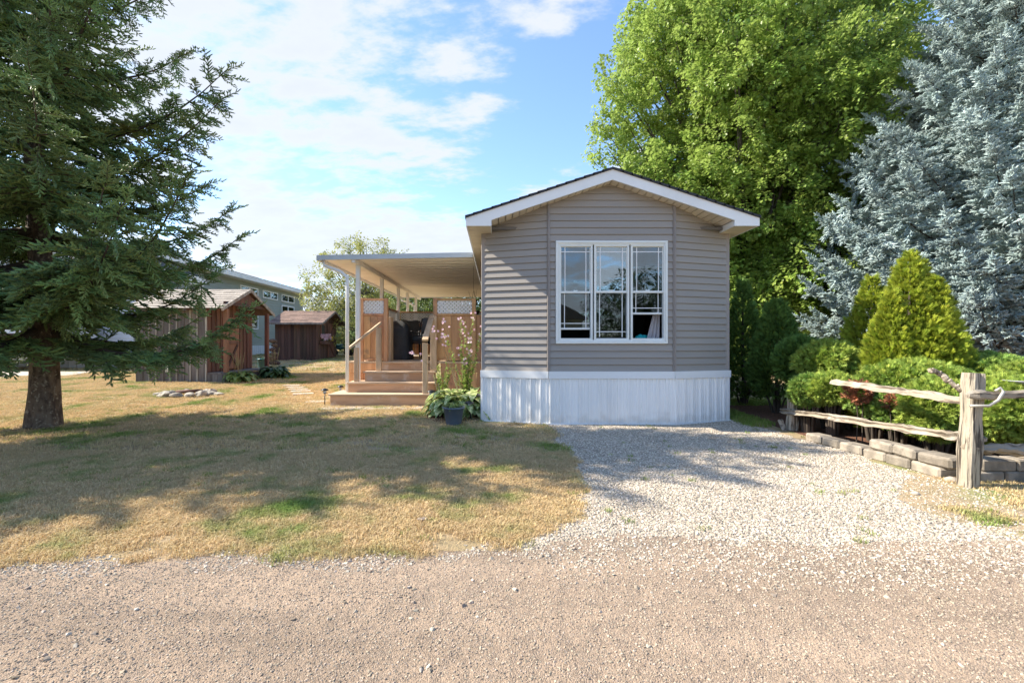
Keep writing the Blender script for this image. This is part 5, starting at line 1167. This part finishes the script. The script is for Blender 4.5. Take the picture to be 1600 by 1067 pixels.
b = MB(); leaf_blades(b, (-7.55, 14.75, gz(0, 14.7) + .35), 24, .25, .03, rr); b.build('plant', [M['hosta_dark'], M['stalk']], pp)
ch = thing('wind_chime', 'small white wind chime hanging from a low spruce branch before the grey shed wall', 'wind chime', (-5.75, 8.0, 1.2))
cp = at(263, 0, 8.0)
MB().tube([(cp.x, 8, 1.02), (cp.x, 8, .93)], .012, 8).build('cap', M['white'], ch)
MB().tube([(cp.x, 8, 1.35), (cp.x, 8, 1.0)], .003, 4).build('cord', M['white'], ch)
for k in range(5): MB().tube([(cp.x + .03 * math.cos(k * 1.26), 8 + .03 * math.sin(k * 1.26), .94), (cp.x + .03 * math.cos(k * 1.26), 8 + .03 * math.sin(k * 1.26), .74 - .02 * k)], .006, 5).build('chime_tube', M['white'], ch)

# fire ring of field stones
ring_ = thing('fire_ring', 'low ring of flat field stones round a fire pit in the dry lawn', 'fire pit', (-6.2, 9.7, gz(0, 9.7)))
rr = random.Random(8); cx, cy = (295 - VX) * 9.6 / F, 9.6
for k in range(11):
    a = k * 6.283 / 11 + rr.uniform(-.12, .12); r_ = .44; s = rr.uniform(.08, .14)
    b = MB().blob((0, 0, 0), (s * 1.15, s * .85, .055 + rr.random() * .04), k, .4, 2); b.build('fieldstone', M['rock'], ring_, False, (cx + math.cos(a) * r_, cy + math.sin(a) * r_ * .8, gz(0, cy) + .03), (0, 0, rr.random() * 6))
b = MB(); b.lathe((cx, cy, gz(0, cy) - .01), [(.36, .012), (.2, .01), (0, .012)], 20); b.build('ash', M['mulch'], ring_)
MB().tube([(cx - .25, cy, gz(0, cy) + .07), (cx + .25, cy + .05, gz(0, cy) + .09)], .035, 8).build('charred_log', M['sheddark'], ring_, True)
for i, (px, py, s) in enumerate(((233, 620, .11), (342, 617, .10))):
    Y = 9.55; b = MB().blob(((px - 28 * 0 - VX) * Y / F + (.2 if i == 0 else .0), Y, gz(0, Y) + .02), (s, s * .8, .05), 40 + i, .4, 2); tag(b.build('field_stone', M['rock']), ('loose pale stone left of the fire ring', 'loose pale stone right of the fire ring')[i], 'stone', 'loose stones by the fire ring')
pth = thing('stepping_path', 'short line of pale flat stones set in the lawn before the hostas', 'path stones', (-4.5, 11, gz(0, 11)))
for k, (px, py) in enumerate(((457, 603), (462, 606), (466, 609), (470, 612), (474, 616))):
    Y = (CH + .198) / ((py - HY) / F + .03); x = (px - VX) * Y / F
    piece('path_stone', (.42, .22, .04), M['paver'], pth, (x, Y, gz(0, Y) + .004), (0, 0, .1 * k), .01)
b = MB().blob((0, 0, 0), (.04, .025, .008), 2, .5, 1); Y = F * CH / (815 - HY)
tag(b.build('fallen_leaf', M['stone_r'], None, False, ((660 - VX) * Y / F, Y, .02)), 'small brown stone lying alone in the dry grass', 'stone')

# ------------------------------------------------------------------ neighbouring house
nb_ = thing('neighbour_house', 'grey green clapboard house with high transom windows behind the sheds', 'house', (-15, 20, .3))
NX, NY0, NY1, NZ = -12.9, 16.3, 30.3, 4.42
def laps(mb, p0, p1, z0, z1, step=.15):
    d = Vector((p1[0] - p0[0], p1[1] - p0[1], 0)); d.normalize(); n = Vector((d.y, -d.x, 0)); z = z0
    while z < z1 - .01:
        h = min(step, z1 - z); a, c = Vector((*p0, 0)), Vector((*p1, 0)); vs = []
        for o_, zz in ((0, z), (.016, z), (.018, z + .012), (.002, z + h)): vs += [a + n * o_ + Vector((0, 0, zz)), c + n * o_ + Vector((0, 0, zz))]
        mb.add(vs, [(0, 1, 3, 2), (2, 3, 5, 4), (4, 5, 7, 6)]); z += step
MB().box(-21, NX, NY0, NY1, .1, NZ).build('wall', M['nsiding'], nb_)
b = MB(); laps(b, (NX, NY0), (NX, NY1), 1.05, NZ); o = b.build('clapboard', M['nsiding'], nb_); o['kind'] = 'stuff'
b = MB(); laps(b, (-21, NY0), (NX, NY0), 1.05, NZ); o = b.build('clapboard', M['nwhite'], nb_); o['kind'] = 'stuff'
b = MB()
y = NY0
while y < NY1: b.box(NX + .002, NX + .02, y, y + .17, .2, 1.04); b.box(NX + .002, NX + .008, y + .17, y + .2, .2, 1.04); y += .2
b.build('skirting', M['nwhite'], nb_)
b = MB(); x = -21
while x < NX: b.box(x, x + .28, NY0 - .02, NY0 - .002, .2, 1.04); x += .3
b.build('skirting', M['nwhite'], nb_)
rfn = MB(); rfn.prism([(NX + .5, NY0 - .4, NZ - .0), (-21.4, NY0 - .4, NZ + 1.1), (-21.4, NY0 - .4, NZ + 1.25), (NX + .5, NY0 - .4, NZ + .15)], (0, NY1 - NY0 + .8, 0)); ro_ = rfn.build('roof', M['nroof'], nb_)
MB().cbox(NX + .48, NX + .53, NY0 - .42, NY1 + .42, NZ - .10, NZ + .12, .004).build('fascia', M['white'], ro_)
MB().prism([(NX + .48, NY0 - .44, NZ - .1), (-21.4, NY0 - .44, NZ + 1.0), (-21.4, NY0 - .44, NZ + 1.26), (NX + .48, NY0 - .44, NZ + .16)], (0, .035, 0)).build('fascia', M['white'], ro_)
MB().box(NX + .002, NX + .48, NY0, NY1 + .4, NZ - .10, NZ - .085).build('soffit', M['white'], ro_)
# lower lean-to roof at the near corner
MB().prism([(NX + .02, NY0 - .5, 4.30), (-11.5, NY0 - .5, 3.62), (-11.5, NY0 - .5, 3.72), (NX + .02, NY0 - .5, 4.42)], (0, 2.2, 0)).build('porch_roof', M['nroof'], nb_)
MB().cbox(-11.52, -11.47, NY0 - .52, NY0 + 1.72, 3.52, 3.74, .004).build('porch_fascia', M['white'], nb_)
for y in (NY0 - .4, NY0 + 1.6): board('porch_post', -11.66, -11.56, y - .05, y + .05, .2, 3.6, M['white'], nb_)
for (y0, y1, z0, z1) in ((22.9, 24.6, 3.66, 4.1), (25.1, 26.8, 3.66, 4.1), (27.3, 29.0, 3.66, 4.1), (27.3, 29.0, 2.6, 3.45), (23.2, 24.6, 1.9, 3.1), (18.3, 20.0, 3.66, 4.1)):
    wn = link('window', MB().box(NX + .004, NX + .03, y0 + .05, y1 - .05, z0 + .05, z1 - .05).mesh('window', M['dark']), nb_)
    g_ = MB(); g_.box(NX + .032, NX + .036, y0 + .05, (y0 + y1) / 2 - .03, z0 + .05, z1 - .05); g_.box(NX + .032, NX + .036, (y0 + y1) / 2 + .03, y1 - .05, z0 + .05, z1 - .05); g_.build('pane', M['glass'], wn)
    f = MB(); f.box(NX + .002, NX + .06, y0, y1, z1 - .06, z1); f.box(NX + .002, NX + .06, y0, y1, z0, z0 + .06); f.box(NX + .003, NX + .059, y0, y0 + .06, z0 + .06, z1 - .06); f.box(NX + .003, NX + .059, y1 - .06, y1, z0 + .06, z1 - .06); f.box(NX + .003, NX + .059, (y0 + y1) / 2 - .03, (y0 + y1) / 2 + .03, z0 + .06, z1 - .06); f.build('window_frame', M['white'], wn)
MB().cbox(NX, NX + .06, NY1 - .06, NY1 + .0, 1.0, NZ, .003).build('corner_trim', M['white'], nb_)
# white trailer seen under the spruce at the far left
tl = thing('white_trailer', 'white camping trailer parked at the far left behind the spruce trunk', 'trailer', (-19, 14.2, .25))
b = MB(); b.cbox(-21.5, -13.9, 15.0, 16.0, .62, 2.3, .12); b.build('body', M['nwhite'], tl)
b = MB(); b.cbox(-21.5, -13.95, 14.98, 15.0, 1.35, 1.5, .004); b.build('stripe', M['sheddark'], tl)
for x in (-16.5, -17.4): b = MB(); b.tube([(x, 14.95, .56), (x, 15.15, .56)], .33, 18); b.build('wheel', M['rubber'], tl)
b = MB(); b.prism([(-24, 12.6, .18), (-12.6, 13.4, .2), (-12.9, 14.6, .24), (-24, 14.4, .24)], (0, 0, .03)); tag(b.build('pale_path', M['paver']), None, None, None, 'structure')

# ------------------------------------------------------------------ bed beside the steps
tag(MB().blob((-.72, 7.35, .0), (.42, .55, .05), 3, .2, 3).build('garden_bed', M['mulch'], None, True), None, None, None, 'structure')
pot = thing('plant_pot', 'blue grey tapered plastic pot of low greenery at the corner of the house', 'plant pot', (-.62, 6.66, .02))
b = MB(); b.lathe((-.62, 6.66, .0), [(0, .0), (.105, .0), (.112, .02), (.148, .235), (.165, .237), (.168, .262), (.15, .262), (.14, .22), (0, .215)], 32); b.build('pot', M['pot'], pot, True)
rr = random.Random(31); b = MB(); leaf_blades(b, (-.62, 6.66, .2), 70, .17, .018, rr, 1.1); b.build('foliage', [M['hosta'], M['stalk']], pot, True)
hosta('variegated hosta with cream edged leaves behind the blue grey pot', (-.62, 7.32, .05), 150, .56, .085, M['hosta_pale'], 12, 'hostas by the steps')
hosta('variegated hosta against the white skirting at the house corner', (-.38, 7.42, .05), 140, .56, .085, M['hosta_pale'], 14, 'hostas by the steps', sh=1.0)
hosta('smaller green hosta left of the pot beside the black lantern', (-.86, 7.3, .03), 80, .34, .055, M['hosta'], 15, 'hostas by the steps', 3, sh=.6)
def flower_plant(label, c, stalks, seed, leafm, group, fl=True):
    rr = random.Random(seed); t = thing('flowering_shrub', label, 'plant', c, group); st = MB(); lf = MB(); pk = MB()
    for (dx, dy, h, bend) in stalks:
        P = []; m = 9
        for k in range(m + 1):
            u = k / m; P.append(Vector(c) + Vector((dx * u + bend * u * u, dy * u + .03 * math.sin(k + dx * 9), h * u * (1 - .12 * abs(bend) * u))))
        st.tube(P, [.008 - .006 * k / m for k in range(m + 1)], 5, False)
        for k in range(2, m + 1):
            for _ in range(16 if leafm else 0):
                q_ = P[k - 1].lerp(P[k], rr.random()); a = rr.uniform(0, 6.28); d = Vector((math.cos(a), math.sin(a), rr.uniform(.0, .9))).normalized(); s = Vector((-d.y, d.x, 0)).normalized(); l_ = rr.uniform(.045, .10) * (1.25 - .07 * k)
                lf.add([q_, q_ + d * l_ * .5 + s * l_ * .25, q_ + d * l_, q_ + d * l_ * .5 - s * l_ * .25], [(0, 1, 2), (0, 2, 3)])
        if fl: flower_heads(pk, [P[-1] + Vector((rr.uniform(-.04, .04), rr.uniform(-.04, 0), rr.uniform(-.10, .03))) for _ in range(4)] + [P[-2] + Vector((rr.uniform(-.04, .04), -.02, rr.uniform(-.1, .1))) for _ in range(2)], .021, rr)
    st.build('stems', M['stalk'], t, True)
    if lf.v: o = lf.build('leaves', leafm, t); o['kind'] = 'stuff'
    if pk.v: pk.build('blossoms', M['pink'], t)
    return t
M['shrub_leaf'] = mat('shrub_leaf', (.36, .47, .12), (.22, .33, .07), rough=.5, scale=14, transl=.35)
flower_plant('tall leafy shrub with pink blossoms before the right privacy panel', (-.50, 7.75, .05), [(-.16, 0, 1.55, .05), (-.05, .05, 1.5, .0), (.05, 0, 1.65, .06), (.15, .05, 1.35, .1), (-.26, 0, 1.3, -.12), (.0, -.05, 1.2, .05), (.08, -.06, 1.0, .0), (-.1, -.06, 1.1, -.02), (-.05, -.08, .9, .02), (.03, .03, 1.3, .03), (.24, 0, 1.5, .05)], 3, M['shrub_leaf'], 'flowers by the steps')
flower_plant('bare arching stalks with pale pink flowers leaning over the steps', (-.55, 7.45, .05), [(-.30, .0, 1.45, -.15), (-.38, .1, 1.05, -.45), (-.24, 0, 1.35, -.10), (-.10, 0, 1.55, -.20)], 7, None, 'flowers by the steps')
flower_plant('thin shrub with dry lower leaves beside the right side of the steps', (-.93, 7.9, .05), [(-.03, 0, .75, -.05), (.05, .05, .8, .02), (.1, 0, .7, .05), (-.1, .05, .6, .0), (.0, -.1, .65, .1)], 9, M['shrub_leaf'], 'flowers by the steps', False)
def lantern(label, x, y, h, tilt=0, s=1.0):
    z = gz(0, y); t = thing('garden_lantern', label, 'garden light', (x, y, z), 'solar lanterns beside the steps')
    MB().tube([(x, y, z - .03), (x + tilt, y, z + h * .78)], .009 * s, 8).build('stake', M['black_plastic'], t, True)
    X = x + tilt; b = MB(); b.lathe((X, y, z + h * .78), [(0, 0), (.028 * s, .0), (.036 * s, .012), (.03 * s, .014)], 14); b.build('base', M['black_plastic'], t, True)
    b = MB(); b.lathe((X, y, z + h * .78 + .012), [(.026 * s, 0), (.034 * s, .055), (.0, .056)], 14); b.build('lens', M['lamp_glass'], t, True)
    b = MB(); b.lathe((X, y, z + h * .78 + .062), [(.065 * s, -.006), (.068 * s, 0), (.045 * s, .022), (.012 * s, .034), (0, .036)], 16); b.build('cap', M['black_plastic'], t, True)
lantern('black solar lantern in the grass left of the lowest step', (507.5 - VX) * 8.35 / F, 8.35, .27)
lantern('black solar lantern farther back, beside the downspout', (532.5 - VX) * 9.0 / F, 9.0, .24)
lantern('black lantern at the right end of the lowest step', (674 - VX) * 7.75 / F, 7.75, .34, .0, 1.2)
lantern('black lantern among the hostas left of the house corner', (744 - VX) * 7.2 / F, 7.2, .36, .02, 1.2)
lantern('black lantern behind the blue grey pot', (736 - VX) * 7.0 / F, 6.98, .26, -.02, 1.2)

# ------------------------------------------------------------------ on the deck
ch = thing('patio_armchair', 'black patio armchair with grey cushions on the deck behind the steps', 'armchair', (-1.95, 10.5, DZ))
def armchair(t, cx, cy, rot=0):
    m = M['wicker']
    def P(x, y, z): c, s = math.cos(rot), math.sin(rot); return Vector((cx + x * c - y * s, cy + x * s + y * c, DZ + z))
    for sx in (-.3, .3):
        MB().tube([P(sx, -.28, 0), P(sx, -.30, .58), P(sx, -.25, .62), P(sx, .22, .60), P(sx, .34, .95)], .018, 8).build('frame_side', m, t, True); MB().tube([P(sx, .25, 0), P(sx, .22, .60)], .018, 8).build('back_leg', m, t, True)
    for zz, yy in ((.36, -.28), (.36, .24), (.92, .33)): MB().tube([P(-.3, yy, zz), P(.3, yy, zz)], .016, 8).build('crossbar', m, t, True)
    b = MB(); b.cbox(-.27, .27, -.28, .26, .0, .14, .05); b.build('seat_cushion', M['cushion'], t, False, P(0, 0, .38), (0, 0, rot))
    b = MB(); b.cbox(-.27, .27, -.06, .06, .0, .5, .05); b.build('back_cushion', M['cushion'], t, False, P(0, .24, .48), (R(-14), 0, rot))
armchair(ch, -1.72, 10.5, R(-35))
t = thing('patio_armchair', 'second black patio armchair farther back on the deck beside the back rail', 'armchair', (-2.2, 11.6, DZ)); armchair(t, -2.05, 11.7, R(40))
gl = thing('covered_grill', 'barbecue under a dark grey cover just inside the left privacy panel', 'covered barbecue', (-2.2, 10.0, DZ))
def coverp(c, w, d, h, seed):
    mb = MB(); n = 28; lv = [(0, 1.0), (.06, 1.02), (.25, .97), (.45, .98), (.62, .95), (.78, .93), (.90, .80), (.97, .55), (1.0, .2)]
    vs = []
    for zz, k in lv:
        for i in range(n):
            a = 6.283 * i / n; sq = 1 / max(abs(math.cos(a)), abs(math.sin(a))) ** .72
            f_ = k * sq * (1 + .035 * math.sin(i * 2.2 + seed) * (1 - zz) + .02 * math.sin(i * 5 + zz * 9)); vs.append((c[0] + math.cos(a) * f_ * w / 2, c[1] + math.sin(a) * f_ * d / 2, c[2] + zz * h))
    m = len(lv); mb.add(vs, [(i * n + k, i * n + (k + 1) % n, (i + 1) * n + (k + 1) % n, (i + 1) * n + k) for i in range(m - 1) for k in range(n)] + [tuple((m - 1) * n + k for k in range(n))]); return mb
coverp((-2.16, 10.15, DZ), .58, .55, .86, 1).build('cover', M['grey_cover'], gl, True)
b = MB(); b.tube([(-1.84, 9.9, DZ + .62), (-1.84, 10.35, DZ + .62)], .015, 8); b.build('side_handle', M['wicker'], gl, True)
tb = thing('patio_table', 'small round black patio table with a glass top beside the armchair', 'table', (-1.35, 10.0, DZ))
MB().lathe((-1.42, 10.05, DZ + .48), [(0, 0), (.26, 0), (.275, .01), (.26, .02), (0, .02)], 26).build('tabletop', M['cushion'], tb, True)
for k in range(3): a = k * 2.094 + .5; MB().tube([(-1.42 + .05 * math.cos(a), 10.05 + .05 * math.sin(a), DZ + .48), (-1.42 + .22 * math.cos(a), 10.05 + .22 * math.sin(a), DZ)], .012, 6).build('leg', M['wicker'], tb, True)
hp = thing('hanging_plant', 'dry twiggy hanging plant under the awning against the house wall', 'hanging plant', (-.5, 9.6, 2.0))
rr = random.Random(9); b = MB()
for k in range(16):
    a = rr.uniform(0, 6.28); l_ = rr.uniform(.2, .42); c = Vector((-.48, 9.7, 1.88)); b.tube([c, c + Vector((math.cos(a) * l_ * .5, math.sin(a) * l_ * .5, .22)), c + Vector((math.cos(a) * l_, math.sin(a) * l_, .25 + rr.uniform(-.2, .25)))], [.006, .004, .002], 4, False)
b.build('twigs', M['twig'], hp)
MB().lathe((-.48, 9.7, 1.72), [(0, 0), (.08, .0), (.13, .14), (.14, .15), (.11, .15), (.08, .03)], 20).build('basket', M['twig'], hp, True)
for k in range(3): MB().tube([(-.48 + .13 * math.cos(k * 2.1), 9.7 + .13 * math.sin(k * 2.1), 1.87), (-.48, 9.7, 2.3), (-.48, 9.7, za(-.48) + .01)], .003, 4).build('hanger', M['dark'], hp)

# ------------------------------------------------------------------ across the road (seen mirrored in the window)
oh = thing('house_across_road', 'pale house across the road, mirrored in the front window', 'house', (2, -16, 0))
MB().box(-1.5, 6.5, -30, -21, 0, 2.9).build('wall', M['nsiding'], oh)
MB().prism([(-2, -20.5, 2.85), (7, -20.5, 2.85), (7, -20.5, 2.95), (2.5, -20.5, 5.2), (-2, -20.5, 2.95)], (0, -10, 0)).build('roof', M['nroof'], oh)
for x in (-1.2, 2.8): MB().box(x, x + 1.3, -21.0, -20.96, 1.0, 2.2).build('window', M['dark'], oh)
for i, (x, y, zc, rx, rz) in enumerate(((-5.5, -25, 2.7, 3.4, 2.7), (12, -25, 3.0, 3.4, 3.0), (-14, -24, 3.3, 3.8, 3.3), (20, -26, 3.2, 4, 3.2))):
    broadleaf('background_tree', ('dark tree across the road left of the pale house', 'dark tree across the road right of the pale house', 'dark tree across the road far left', 'dark tree across the road far right')[i], 'trees across the road', (x, y, 0), .18, ell_clumps((x, y, zc), (rx, rx * .7, rz), 20, 1.2, 120 + i, .2, .3), TWD, 26, M['bark_maple'], seed=40 + i, limbs=False, tsc=1.7)
